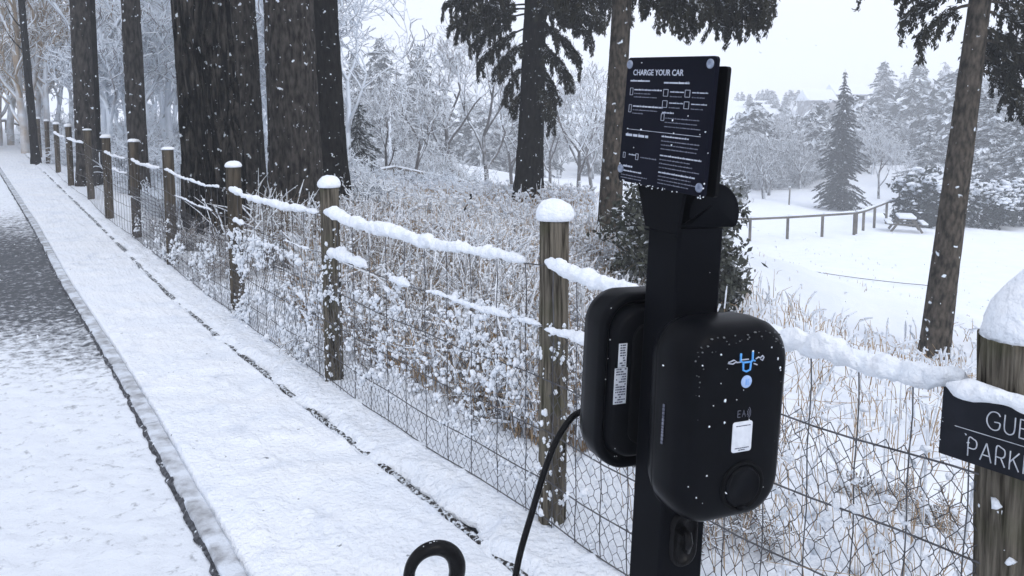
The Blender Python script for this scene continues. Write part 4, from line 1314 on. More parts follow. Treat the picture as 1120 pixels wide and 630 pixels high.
for z, a, L in [(3.6, 2.6, 0.9), (4.2, 0.4, 1.2), (3.0, 3.4, 0.7), (5, 1.5, 1.4)]:
    p = np.array([0, 0, z]); d = np.array([math.cos(a), math.sin(a) * 0.3, 0.9])
    for k in range(6):
        q = p + d * L / 6; B.seg(p, q, 0.02 * (1 - k / 7)); p = q; d = d + np.array([0.1, 0, 0.1])
link('branches', B.limb_mesh('branches', M['bark_dark']), rt)

def spruce(name, u, v, Y, h, r0, r1, m, label, seed, boughs, leaf=(0.05, 0.0135), per=18, top=(4.2, 9.5, 16, 1.7), lean=0.0, **kw):
    b = base_at(u, v, Y)
    root = thing(name, label, 'tree', b)
    V, T, Q = trunk_mesh(h, r0, r1, seed, **kw)
    MB().add(V, T, Q).build('trunk', m, root)
    B = Boughs(seed, leaf, per)
    for (pu, pv, ang, L, dr) in boughs:            # start seen at pu, pv; direction in the picture plane's degrees; length in m
        p = atY(pu, pv, Y) - np.array(b)
        p[0] -= lean * p[2]
        B.bough(p, (math.cos(math.radians(ang)), B.r.uniform(-0.5, 0.2), math.sin(math.radians(ang))), L, dr, 0.022)
    z0, z1, n, L0 = top
    r = B.r
    for k in range(n):
        z = z0 + (z1 - z0) * k / n
        a = k * 2.4
        B.bough((0, 0, z), (math.cos(a), math.sin(a), 0.05), L0 * (1.1 - 0.7 * k / n), 0.4, 0.02, 0.8, 0.16, 0.45)
    link('limbs', B.limb_mesh('limbs', m), root)
    link('needles', B.leaf_mesh('needles', M['needle']), root)
    root.rotation_euler = (0, lean, 0)
    return root
spruce('spruce_tree', 578, 218, 15.0, 9, 0.28, 0.15, M['bark_dark'], 'dark spruce with ragged hanging boughs, its trunk above the snow-capped middle post', 21,
       [(578, -30, 165, 2.1, 0.5), (578, -15, 175, 1.7, 0.6), (578, 5, 185, 1.4, 0.6), (578, -40, 150, 2.0, 0.7), (578, -20, 10, 1.6, 0.6), (578, 0, -10, 1.5, 0.7), (578, 20, -15, 1.3, 0.8),
        (578, 30, 200, 1.2, 0.7), (578, 45, 205, 0.9, 0.9), (578, 40, -25, 1.3, 0.9), (578, 62, -35, 1.0, 0.9), (578, 80, -45, 1.0, 1.0), (578, 70, 215, 0.7, 1.0), (578, -45, 20, 2.0, 0.6),
        (578, -5, 190, 1.75, 0.5), (578, -45, 170, 2.1, 0.6), (578, -22, 172, 1.5, 0.8), (578, -8, 178, 1.2, 0.9), (578, 10, 182, 1.3, 0.5), (578, -28, 168, 1.8, 0.4), (578, -38, 12, 1.8, 0.8), (578, -12, 2, 1.3, 0.9), (578, 8, 8, 1.5, 0.6), (578, -35, 175, 2.0, 0.5), (578, -10, -5, 1.7, 0.5), (578, 15, 188, 1.2, 0.7), (578, 50, 195, 0.6, 1.0), (578, 96, 220, 0.5, 1.0), (578, 85, -30, 0.6, 1.0)], lean=0.035, na=60, nz=120, ridge=0.08, fr=7, flare=0.25, leaf=(0.055, 0.0115), per=26)
spruce('spruce_tree', 665, 265, 11.0, 9, 0.172, 0.085, M['bark_brown'], 'bare brown-grey trunk with one dark bough reaching out above the instruction board', 22,
       [(672, -42, -2, 2.1, 0.5), (672, -27, -8, 1.7, 0.45), (672, -57, 0, 2.35, 0.55), (673, -17, -18, 1.2, 0.5), (672, -52, -5, 2.05, 0.7), (672, -32, -6, 2.2, 0.35), (672, -50, -3, 2.25, 0.45), (669, -25, 190, 0.8, 0.5), (672, -62, -2, 2.4, 0.65), (672, -37, -12, 1.5, 0.6), (672, -45, -1, 1.9, 0.8), (672, -30, -4, 1.4, 0.5)],
       lean=0.045, na=48, nz=110, ridge=0.035, fr=7, flare=0.15, leaf=(0.045, 0.0105), per=24, top=(5.0, 8.8, 10, 1.6))
spruce('spruce_tree', 1021, 385, 9.0, 8, 0.172, 0.075, M['bark_brown'], 'leaning-looking bare trunk with snow flecks in the white field, dark boughs at its top', 23,
       [(1064, -30, 172, 0.95, 0.6), (1064, -10, 185, 0.8, 0.7), (1062, 5, 195, 0.65, 0.9), (1066, -40, 160, 0.9, 0.8), (1066, -20, 5, 1.1, 0.6), (1066, 10, -5, 1.1, 0.6), (1064, 30, -10, 1.0, 0.6), (1062, 55, -12, 0.9, 0.7),
        (1066, 0, 0, 1.2, 0.5), (1064, 42, -5, 1.1, 0.7), (1062, 20, -20, 0.8, 0.8), (1066, -25, 178, 0.8, 0.5), (1060, 72, -15, 0.9, 0.9), (1060, 30, 0, 1.2, 0.9)], lean=0.072, na=56, nz=130, ridge=0.035, fr=7, flare=0.1, leaf=(0.04, 0.0115), top=(4.6, 7.8, 10, 1.3))

# ------------------------------------------------------------------ bare snowy trees
def twig_segs(seed, h, levels=5, spread=0.5, trunk_r=0.12, n_child=(3, 4), start_h=0.25, curl=0.25, up=0.25, min_r=0.006, ln=0.68):
    r = np.random.default_rng(seed)
    P0, P1, R0, R1 = [], [], [], []
    def grow(p, d, L, rad, lev):
        k = 4 if lev < 3 else 3
        pts = [p]
        for i in range(k):
            d = d + r.normal(size=3) * curl * (0.35 + 0.2 * lev) + np.array([0, 0, up * 0.25])
            d /= np.linalg.norm(d)
            q = p + d * L / k
            ra = rad * (1 - 0.45 * i / k); rb = rad * (1 - 0.45 * (i + 1) / k)
            P0.append(p); P1.append(q); R0.append(max(ra, min_r)); R1.append(max(rb, min_r))
            p = q; pts.append(p)
        if lev >= levels: return
        n = r.integers(n_child[0], n_child[1] + 1)
        for c in range(n):
            i = k - (c % max(1, int(k * (1 - start_h)) )) if lev else k - (c % 3)
            a = r.random() * 6.283
            e = np.cross(d, r.normal(size=3)); e /= np.linalg.norm(e) + 1e-9
            nd = d * (1 - spread * 0.5) + e * spread * r.uniform(0.7, 1.5)
            nd /= np.linalg.norm(nd)
            grow(pts[i], nd, L * ln * r.uniform(0.75, 1.15), rad * 0.55, lev + 1)
    grow(np.array([0, 0, -0.1]), np.array([0, 0, 1.0]), h * 0.36, trunk_r, 0)
    return np.array(P0), np.array(P1), np.array(R0), np.array(R1)

def shrub_segs(seed, h, w, n_main=14, min_r=0.008, levels=3):
    r = np.random.default_rng(seed)
    A = [[], [], [], []]
    for k in range(n_main):
        a = r.random() * 6.283; t = r.random() ** 0.6
        P0, P1, R0, R1 = twig_segs(seed * 100 + k, h * r.uniform(0.7, 1.1), levels, 0.75, 0.02, (3, 4), 0.3, 0.4, 0.05, min_r, 0.72)
        ang = t * 1.0
        M3 = np.array(Matrix.Rotation(a, 3, 'Z') @ Matrix.Rotation(ang, 3, 'Y'))
        off = np.array([math.cos(a) * t * w * 0.3, math.sin(a) * t * w * 0.3, 0])
        A[0].append(P0 @ M3.T + off); A[1].append(P1 @ M3.T + off); A[2].append(R0); A[3].append(R1)
    return [np.concatenate(x) for x in A]

TREE_V = [twig_segs(200 + i, 7.0, 5, 0.55, 0.11, (3, 4), 0.3, 0.22, 0.25, 0.014, 0.70) for i in range(4)]
SHRUB_V = [shrub_segs(300 + i, 2.2, 2.0, 14, 0.011) for i in range(4)]
print('tree segs', [len(t[0]) for t in TREE_V], 'shrub segs', [len(t[0]) for t in SHRUB_V])
def seg_mesh(name, segs, m, n=3, rs=1.0):
    return MB().prisms(segs[0], segs[1], segs[2] * rs, segs[3] * rs, n).mesh(name, [m])
bare_mesh = [seg_mesh('bare_tree', s, M['twig']) for s in TREE_V]
shrub_mesh = [seg_mesh('snowy_shrub', s, M['twig']) for s in SHRUB_V]

def split_tree(segs):
    big = segs[2] > 0.03
    return big
def bare_tree(x, y, s, var, label, rotz, group=None):
    segs = TREE_V[var]; big = split_tree(segs)
    root = thing('bare_tree', label, 'tree', (x, y, Gp(x, y) - 0.05), (0, 0, rotz), group)
    root.scale = (s, s, s)
    if ('b', var) not in _cache:
        _cache[('b', var)] = (MB().prisms(segs[0][big], segs[1][big], segs[2][big], segs[3][big], 7).mesh('trunk', [M['twig_dark']]),
                              MB().prisms(segs[0][~big], segs[1][~big], segs[2][~big], segs[3][~big], 3).mesh('crown', [M['twig']]))
    a, b = _cache[('b', var)]
    link('trunk', a, root); link('crown', b, root)
    return root
_cache = {}
def px_xy(u, Y, v=200):
    P = atY(u, v, Y); return P[0], P[1]
for (u, Y, s, var, lab, rz) in [
    (632, 46, 1.5, 0, 'dark forked bare tree with spreading snowy branches between the spruce and the brown trunk', 0.4),
    (492, 42, 1.55, 1, 'tall fan-shaped bare tree with frosted upright branches left of the dark spruce', 1.7),
    (535, 44, 1.6, 2, 'frosted bare tree with fine upright twigs directly left of the dark spruce boughs', 2.9),
    (455, 36, 0.95, 3, 'low snowy bare tree behind the old fence post', 0.2),
    (425, 34, 0.8, 1, 'small rounded snowy bare tree beside the pale broken stem', 4.0),
    (560, 52, 1.4, 3, 'pale bare tree half hidden behind the spruce trunk', 5.1),
    (600, 56, 1.3, 1, 'pale frosted bare tree seen under the hanging spruce bough', 0.9),
    (648, 58, 1.5, 2, 'frosted bare tree seen beside the bare brown trunk', 3.3),
    (880, 80, 1.0, 0, 'round snowy bare tree left of the dark conifer', 1.1),
    (962, 66, 1.0, 2, 'brownish bare tree at the right foot of the dark conifer', 2.0),
    (985, 64, 0.85, 3, 'low brownish bare tree between the dark conifer and the picnic table', 4.4),
    (835, 84, 1.15, 1, 'broad snowy bare tree right of the instruction board', 5.0),
    (815, 78, 0.9, 2, 'small snowy bare tree beside the rounded top of the charging post', 0.5),
    (860, 96, 1.3, 3, 'pale snowy bare tree on the rise behind the gate post', 2.2)]:
    x, y = px_xy(u, Y)
    bare_tree(x, y, s, var, lab, rz)

# snow-covered brushwood that nobody could count
def mass(name, items, m, n=3, kind='stuff'):
    """items: (segs, x, y, z, scale, rot, rs)"""
    mb = MB()
    for segs, x, y, z, s, a, rs in items:
        ca, sa = math.cos(a), math.sin(a)
        R = np.array([[ca, -sa, 0], [sa, ca, 0], [0, 0, 1]]) * s
        o = np.array([x, y, z])
        mb.prisms(segs[0] @ R.T + o, segs[1] @ R.T + o, segs[2] * rs, segs[3] * rs, n)
    return link(name, mb.mesh(name, [m]), kind=kind)
r = np.random.default_rng(5)
items = []
for k in range(62):                                    # wood at the left, beyond the fence
    u = r.uniform(-60, 385); Y = r.uniform(19, 44)
    x, y = px_xy(u, Y)
    if right_of_fence(np.array([x]), np.array([y]))[0] < 1.0: continue
    items.append((TREE_V[k % 4], x, y, Gp(x, y), r.uniform(0.6, 1.5), r.random() * 6, 1.15))
wl_ = mass('snowy_wood', items, M['twig_white'])
wl_['label'] = 'dense snow-laden wood of thin bare trees behind the trunks at the left'
wl_['category'] = 'woodland'
items = []
for k in range(36):
    u = r.uniform(-80, 60); Y = r.uniform(24, 50)
    x, y = px_xy(u, Y)
    items.append((TREE_V[k % 4], x, y, Gp(x, y), r.uniform(0.7, 1.5), r.random() * 6, 1.3))
w2_ = mass('tan_wood', items, M['twig_tan'])
w2_['label'] = 'snowy wood with warm tan twigs at the far left beyond the end of the path'; w2_['category'] = 'woodland'
items = []
for k in range(150):                                    # low brush
    u = r.uniform(-30, 560) if k % 3 else r.uniform(-60, 220); Y = r.uniform(11, 30) if k % 3 else r.uniform(16, 32)
    if u > 400: Y = r.uniform(20, 36)
    x, y = px_xy(u, Y)
    if right_of_fence(np.array([x]), np.array([y]))[0] < 0.8: continue
    items.append((SHRUB_V[k % 4], x, y, Gp(x, y) - 0.05, r.uniform(0.35, 0.75) * (0.7 if u > 380 else 1.1), r.random() * 6, 0.9))
b_ = mass('snowy_brush', items, M['twig_white'])
b_['label'] = 'low snow-covered brush under the trees beyond the wire fence'; b_['category'] = 'brush'
items = []
for k in range(42):                                    # brambles right behind the netting
    t = r.uniform(0.15, 5.6); kk_ = 1 + int(t) if t < 5 else 5; kk_ = min(kk_, 6)
    p = along(kk_, t % 1.0)
    off = r.uniform(0.35, 1.4)
    x, y = p[0] - side[0] * off, p[1] - side[1] * off
    items.append((SHRUB_V[k % 4], x, y, Gp(x, y) - 0.03, r.uniform(0.12, 0.30) * (0.6 if kk_ < 3 else 1.25), r.random() * 6, 0.30))
b_ = mass('bramble_tangle', items, M['twig_brown'])
b_['label'] = 'thin snowy bramble tangle right behind the netting'; b_['category'] = 'brambles'
items = []
for k in range(46):                                    # brush round the feet of the trunks further along
    kk_ = 4 + (k % 8)
    kk_ = min(kk_, len(post_xy) - 2)
    p = along(kk_, r.random()); off = r.uniform(0.5, 2.4)
    x, y = p[0] - side[0] * off, p[1] - side[1] * off
    items.append((SHRUB_V[k % 4], x, y, Gp(x, y) - 0.12, r.uniform(0.22, 0.42), r.random() * 6, 0.5))
b_ = mass('trunk_foot_brush', items, M['twig_white'])
b_['label'] = 'snow-plastered brush round the feet of the trunks behind the far fence posts'; b_['category'] = 'brush'

# dry grass and stalks under snow, beyond the fence
def grass(name, n, region, hmin, hmax, seed, lab, wid=0.0028, snowp=0.22, m=None, lean=0.35, blob=(0.005, 0.016), load=0.6):
    r = np.random.default_rng(seed)
    X, Y = region(r, n)
    cl = fbm(np.stack([X * 0.9, Y * 0.9, X * 0], 1), 3, seed)
    keep = cl + r.normal(size=len(X)) * 0.25 > -0.25
    X, Y = X[keep], Y[keep]; n = len(X)
    Z = G(X, Y) - 0.02
    d = np.sqrt(X * X + Y * Y)
    H = r.uniform(hmin, hmax, n) * (0.75 + 0.5 * r.random(n))
    az = r.random(n) * 6.283; ln = np.minimum(np.abs(r.normal(size=n)) * lean, 0.75)
    base = np.stack([X, Y, Z], 1)
    t1 = np.stack([np.cos(az) * ln * H * 0.35, np.sin(az) * ln * H * 0.35, H * 0.6], 1)
    t2 = np.stack([np.cos(az) * ln * H * 1.1, np.sin(az) * ln * H * 1.1, H * (1 - 0.35 * ln)], 1)
    w = wid * (1 + d * 0.12)
    mb = MB()
    mb.prisms(base, base + t1, w, w * 0.8, 3); mb.prisms(base + t1, base + t2, w * 0.8, w * 0.35, 3)
    q = r.random(n) < load
    rs_ = r.uniform(0.9, 2.6, n) * w * 1.1 + 0.0015
    up = np.array([0, 0, 1.0]) * rs_[:, None] * 0.6
    mb.prisms((base + t1 * r.uniform(0.5, 1.0, (n, 1)) + up)[q], (base + t1 + (t2 - t1) * r.uniform(0.2, 0.9, (n, 1)) + up)[q], rs_[q] * 0.8, rs_[q], 4, m=1)
    q = q & (r.random(n) < 0.8)
    mb.prisms((base + t1 + (t2 - t1) * 0.3 + up)[q], (base + t2 + up)[q], rs_[q], rs_[q] * 0.5, 4, m=1)
    q = r.random(n) < snowp
    tt = r.uniform(0.3, 1.0, n)[:, None]
    C = (base + t1 + (t2 - t1) * tt)[q]
    s = r.uniform(blob[0], blob[1], n)[q] * (1 + d[q] * 0.05)
    S = np.stack([s, s, s * 0.7], 1)
    mb.blobs(C, S, seed, m=1, rough=0.4)
    o = mb.build(name, [m or M['stem'], M['snow']], None, kind='stuff', cat='grass', label=lab)
    return o
def reg_mid(r, n):
    u = r.uniform(330, 720, n); Y = 3.2 + 8.3 * r.random(n) ** 1.1
    X = (u - 560) / FPX * Y * 1.03
    ok = right_of_fence(X, Y) > 0.30
    return X[ok], Y[ok]
grass('dry_grass', 40000, reg_mid, 0.16, 0.44, 31, 'tall dry tan grass loaded with snow beyond the middle of the fence', snowp=0.5, lean=0.55, load=0.58, wid=0.0022)
def reg_back(r, n):
    u = r.uniform(375, 650, n); Y = 9.0 + 11 * r.random(n)
    X = (u - 560) / FPX * Y * 1.03
    return X, Y
grass('rough_grass', 9000, reg_back, 0.15, 0.42, 35, 'rough snowy grass fading back towards the old post fence', snowp=0.6, lean=0.6, load=0.6, wid=0.002, blob=(0.01, 0.03))
def reg_near(r, n):
    t = r.uniform(0.0, 8.0, n); off = 0.45 + 1.5 * r.random(n)
    X = FB[0] - FD[0] * t - side[0] * off; Y = FB[1] - FD[1] * t - side[1] * off
    return X, Y
grass('dry_stalks', 2600, reg_near, 0.25, 0.75, 32, 'thin dry stalks and seed heads tangled behind the netting', wid=0.0014, snowp=0.45, m=M['stem_dark'], lean=0.5, load=0.3, blob=(0.004, 0.013))
def reg_right(r, n):
    t = r.uniform(0.1, 1.9, n); off = 0.15 + 1.4 * r.random(n)
    X = FB[0] + FD[0] * t - side[0] * off; Y = FB[1] + FD[1] * t - side[1] * off
    return X, Y
grass('dead_weeds', 420, reg_right, 0.25, 0.85, 33, 'dead brown weeds poking through snow behind the netting beside the parking sign', wid=0.0012, snowp=0.5, m=M['stem'], lean=0.6, load=0.25, blob=(0.005, 0.018))
def reg_field(r, n):
    u = r.uniform(620, 1120, n); Y = 4.5 + 5.5 * r.random(n)
    X = (u - 560) / FPX * Y * 1.03
    return X, Y
grass('field_edge_grass', 1500, reg_field, 0.12, 0.35, 34, 'sparse snowy grass tufts on the slope around the field trunk', wid=0.0022, snowp=0.5, lean=0.5)

def reg_meadow(r, n):
    u = r.uniform(640, 1200, n); Y = r.uniform(9, 36, n)
    X = (u - 560) / FPX * Y * 1.02
    return X, Y
grass('meadow_tufts', 900, reg_meadow, 0.03, 0.10, 36, 'scattered grass tips showing through the snow of the white field', wid=0.0018, snowp=0.5, lean=0.6, load=0.3)

# mounded snow behind the netting
def mounds():
    r = np.random.default_rng(8)
    C, S = [], []
    for k in range(620):
        t = r.uniform(-4.0, 1.9); off = r.uniform(0.12, 1.7)
        x = FB[0] + FD[0] * t - side[0] * off; y = FB[1] + FD[1] * t - side[1] * off
        s = r.uniform(0.04, 0.14)
        C.append([x, y, Gp(x, y) + s * 0.1]); S.append([s, s, s * 0.65])
    mb = MB()
    # smoother lumps: subdivide the icosahedron once
    o = mb.blobs(np.array(C), np.array(S), 8, rough=0.2).build('snow_tussocks', M['snow'], None, kind='stuff', label='rounded snow-buried tussocks right behind the wire netting', cat='snow')
    md = o.modifiers.new('round', 'SUBSURF'); md.levels = 2; md.render_levels = 2
mounds()

# ------------------------------------------------------------------ distant conifers
def conifer_geo(seed, h, rad, n_tier, per_tier, leafL, leafW, dens, droop=0.25, shape=0.9, ragged=0.25, trunk=0.12):
    r = np.random.default_rng(seed)
    C, A, B, P0, P1 = [], [], [], [], []
    for k in range(n_tier):
        t = k / n_tier
        z = h * (0.04 + 0.95 * t)
        R = rad * (1 - t) ** shape * (1 + ragged * r.normal() * 0.5) + 0.02 * rad
        for j in range(max(3, int(per_tier * (1 - 0.6 * t)))):
            a = r.random() * 6.283
            L = R * r.uniform(1 - ragged * 1.6, 1.1)
            if L <= 0.05: continue
            d = np.array([math.cos(a), math.sin(a), 0.0])
            m = max(3, int(dens * L))
            tt = np.sqrt(r.random(m))
            p = np.outer(tt * L, d) + np.array([0, 0, z])
            p[:, 2] += 0.12 * L * tt - droop * L * tt ** 2.2 * 1.5
            tw = np.array([-d[1], d[0], 0])
            side = r.normal(size=(m, 1)) * 0.20 * (L * 0.5 + 0.25) * (1.15 - tt[:, None])
            p = p + side * tw
            P0.append(np.array([0, 0, z])); P1.append(p[np.argmax(tt)])
            dd = d + tw * side * 0.8 + r.normal(size=(m, 3)) * 0.35; dd[:, 2] -= 0.3 + 0.3 * r.random(m)
            dd /= np.linalg.norm(dd, axis=1)[:, None]
            up = np.array([0, 0, 1.0]) + r.normal(size=(m, 3)) * 0.45
            e = np.cross(dd, up); e /= np.linalg.norm(e, axis=1)[:, None]
            C.append(p); A.append(dd * leafL * r.uniform(.6, 1.3, (m, 1))); B.append(e * leafW * r.uniform(.6, 1.3, (m, 1)))
    return np.vstack(C), np.vstack(A), np.vstack(B), np.array(P0), np.array(P1)
def flip_up(A, B):
    n = np.cross(A, B)
    B = np.where(n[:, 2:3] < 0, -B, B)
    return A, B
def conifer_meshes(seed, h, rad, n_tier, per, lL, lW, dens, m, **kw):
    C, A, B, P0, P1 = conifer_geo(seed, h, rad, n_tier, per, lL, lW, dens, **kw)
    A, B = flip_up(A, B)
    # diamonds run C-A, C+B, C+A, C-B : reversed order keeps normals up
    leaf = MB().quads(C, A, -B).mesh('needles', [m], False)
    tr = MB().tube([(0, 0, -0.5), (0, 0, h * 0.5), (0, 0, h)], [h * 0.016, h * 0.010, 0.01], 8)
    tr.prisms(P0, P1, 0.02, 0.008, 3)
    return leaf, tr.mesh('trunk', [M['bark_dark']])
def conifer(u, Y, h, meshes, h0, label, vbase=None, rz=0.0, wide=1.0, group=None, name='conifer_tree'):
    x, y = px_xy(u, Y)
    root = thing(name, label, 'tree', (x, y, Gp(x, y) - 0.1), (0, 0, rz), group)
    s = h / h0; root.scale = (s * wide, s * wide, s)
    link('trunk', meshes[1], root); link('needles', meshes[0], root)
    return root
dark_fir = conifer_meshes(1, 11.4, 2.45, 46, 15, 0.20, 0.062, 30, M['fir_dark'], ragged=0.42, shape=0.80)
conifer(919, 60, 11.4, dark_fir, 11.4, 'tall dark pointed fir standing alone in front of the misty wood', wide=0.86)
small_fir = conifer_meshes(2, 5, 1.9, 26, 14, 0.16, 0.05, 26, M['fir'], ragged=0.5, shape=0.75)
conifer(394, 24, 2.9, small_fir, 5, 'small dark fir with snowy boughs just right of the trunk clump', wide=0.75)
snow_fir = [conifer_meshes(10 + i, 14, 4.2, 34, 15, 0.42, 0.17, 14, M['fir_snowy'], ragged=0.5, shape=0.55, droop=0.15) for i in range(3)]
for (u, Y, h, var, lab, rz, wd) in [
    (420, 78, 14.5, 0, 'hazy broad conifer showing left of the middle gap of sky', 0.3, 0.9),
    (462, 84, 13.0, 1, 'hazy conifer with a rounded top beside the tallest one left of the sky gap', 1.2, 0.9),
    (391, 82, 13.0, 2, 'faint hazy conifer just right of the trunk clump', 2.2, 0.8),
    (1000, 120, 16.5, 1, 'hazy conifer on the hillside behind the field trunk', 0.5, 0.9),
    (962, 125, 17.5, 2, 'faint rounded hillside tree right of the dark fir tip', 1.5, 1.1),
    (1040, 110, 15.5, 0, 'tall hazy hillside conifer right behind the field trunk', 2.5, 0.8),
    (1082, 62, 9.5, 2, 'snow-loaded conifer between the field trunk and the right edge', 0.7, 1.2),
    (1118, 55, 8.5, 0, 'dark snow-loaded conifer at the right edge of the field', 1.9, 1.1),
    (1012, 72, 9.5, 1, 'mid-distance snowy conifer left of the field trunk', 3.0, 1.25),
    (970, 88, 11, 0, 'snowy conifer filling the gap right of the dark fir', 4.0, 1.3),
    (1150, 75, 11, 1, 'large snowy conifer partly cut by the right edge', 5.0, 1.2)]:
    tv = {420: 38, 462: 46, 391: 55, 1000: 60, 962: 66, 1040: 74, 1082: 96, 1118: 112, 1012: 134, 970: 124, 1150: 84}[u]
    x_, y_ = px_xy(u, Y)
    h = atY(u, tv, Y)[2] - Gp(x_, y_) + 0.1
    conifer(u, Y, h, snow_fir[var], 14, lab, rz=rz, wide=wd)

# misty wood on the hillside, too far to count
def hill_wood():
    C, A, B = [], [], []
    r = np.random.default_rng(9)
    lib = []
    for i in range(4):
        c, a, b, _, _ = conifer_geo(500 + i, 1.0, 0.42, 16, 8, 0.075, 0.032, 60, ragged=0.5, shape=0.5)
        a, b = flip_up(a, b); lib.append((c, a, b))
    for k in range(260):
        u = r.uniform(360, 1250) if k % 3 else r.uniform(790, 930)
        Y = r.uniform(80, 230)
        if 700 < u < 800: continue
        x, y = px_xy(u, Y)
        # the skyline climbs towards the right of the picture
        top_v = np.interp(u, [360, 470, 560, 700, 830, 860, 930, 970, 1000, 1040, 1100, 1250], [60, 95, 110, 120, 118, 114, 116, 84, 80, 76, 82, 80]) + r.uniform(-8, 28)
        z0 = Gp(x, y)
        ztop = atY(u, top_v, Y)[2]
        s = min(max(ztop - z0, 2.5), 24)
        c, a, b = lib[k % 4]
        t = r.random() * 6.28; ca, sa = math.cos(t), math.sin(t)
        R = np.array([[ca, -sa, 0], [sa, ca, 0], [0, 0, 1]]) * s * np.array([[r.uniform(0.8, 1.2)] * 3])
        C.append(c @ R.T + [x, y, z0]); A.append(a @ R.T); B.append(b @ R.T)
    C = np.vstack(C); A = np.vstack(A); B = np.vstack(B)
    o = MB().quads(C, A, -B).build('hillside_wood', M['fir_snowy'], None, smooth=False, kind='stuff', label='misty snow-covered wood rising up the far hillside', cat='woodland')
hill_wood()
items = []
r = np.random.default_rng(15)
for k in range(80):
    u = r.uniform(385, 1180); Y = r.uniform(66, 110)
    x, y = px_xy(u, Y)
    items.append((TREE_V[k % 4], x, y, Gp(x, y), r.uniform(0.45, 1.0), r.random() * 6, 1.7))
for k in range(30):
    u = r.uniform(800, 905); Y = r.uniform(75, 105)
    x, y = px_xy(u, Y)
    items.append((SHRUB_V[k % 4], x, y, Gp(x, y), r.uniform(1.6, 3.2), r.random() * 6, 2.0))
o = mass('valley_scrub', items, M['twig_grey'])
o['label'] = 'frosted scrub and small trees along the far side of the white field'; o['category'] = 'brush'
items = []
for k in range(16):
    u = r.uniform(388, 500); Y = r.uniform(38, 52)
    x, y = px_xy(u, Y)
    items.append((SHRUB_V[k % 4], x, y, Gp(x, y), r.uniform(0.9, 1.7), r.random() * 6, 1.3))
o = mass('frosted_thicket', items, M['twig'])
o['label'] = 'rounded frosted thicket behind the old fence in the middle distance'; o['category'] = 'brush'

# evergreen shrub behind the charging post
def evergreen(u, v, Y, h, w, seed, label, leaf=(0.045, 0.022), n=9000, snowb=240, m=None, sb=1.0):
    b = base_at(u, v, Y)
    root = thing('evergreen_shrub', label, 'shrub', b)
    r = np.random.default_rng(seed)
    # leafy clumps on a branching frame
    K = 95
    a = r.random(K) * 6.283; q = r.random(K); zz = h * (0.08 + 0.9 * r.random(K) ** 0.9)
    R = w / 2 * np.sqrt(np.clip(1 - ((zz / h - 0.42) / 0.62) ** 2, 0.05, 1)) * np.sqrt(q) * 1.0
    cen = np.stack([np.cos(a) * R, np.sin(a) * R, zz], 1)
    idx = r.integers(0, K, n)
    p = cen[idx] + r.normal(size=(n, 3)) * np.array([0.10, 0.10, 0.09]) * (h / 1.5)
    d = r.normal(size=(n, 3)); d[:, 2] -= 0.25; d /= np.linalg.norm(d, axis=1)[:, None]
    e = np.cross(d, r.normal(size=(n, 3))); e /= np.linalg.norm(e, axis=1)[:, None]
    A, B = flip_up(d * leaf[0] * r.uniform(.6, 1.3, (n, 1)), e * leaf[1] * r.uniform(.6, 1.3, (n, 1)))
    MB().quads(p, A, -B).build('foliage', m or M['leaf_dark'], root, smooth=False)
    MB().prisms(np.repeat([[0, 0, 0.0]], K, 0), cen, 0.018, 0.006, 5).build('stems', M['bark_dark'], root)
    k = r.integers(0, n, snowb * 3)
    sel = k[np.argsort(-(p[k, 2] / h) - 0.5 * r.random(len(k)))][:snowb]
    s = r.uniform(0.010, 0.038, len(sel)) * (h / 1.5) * sb
    MB().blobs(p[sel] + [0, 0, 0.02], np.stack([s, s, s * 0.5], 1), seed, rough=0.4).build('snow_on_leaves', M['snow'], root, kind='stuff')
evergreen(738, 322, 8.8, 1.62, 1.55, 41, 'dark evergreen shrub directly behind the charging post, lightly snowed')
evergreen(788, 322, 8.3, 0.62, 0.5, 43, 'small brown-green evergreen tuft right of the charging post column', n=1600, snowb=60)
evergreen(1012, 250, 42, 3.1, 3.6, 44, 'dark rounded evergreen bush with snow on its boughs behind the picnic table', leaf=(0.16, 0.08), n=7000, snowb=520, sb=3.6, m=M['fir'])
evergreen(1078, 252, 43, 2.3, 3.6, 45, 'heavily snow-covered low evergreen bush right of the field trunk', leaf=(0.16, 0.08), n=4500, snowb=1100, sb=3.6, m=M['fir'])
evergreen(1108, 248, 44, 2.4, 3.6, 46, 'snow-heaped evergreen bush at the right edge beyond the field trunk', leaf=(0.16, 0.08), n=4500, snowb=1000, sb=3.6, m=M['fir'])
evergreen(800, 224, 62, 2.0, 2.6, 47, 'small dark bush just right of the rounded top of the charging post', leaf=(0.2, 0.1), n=1500, snowb=160, sb=3.6, m=M['fir'])

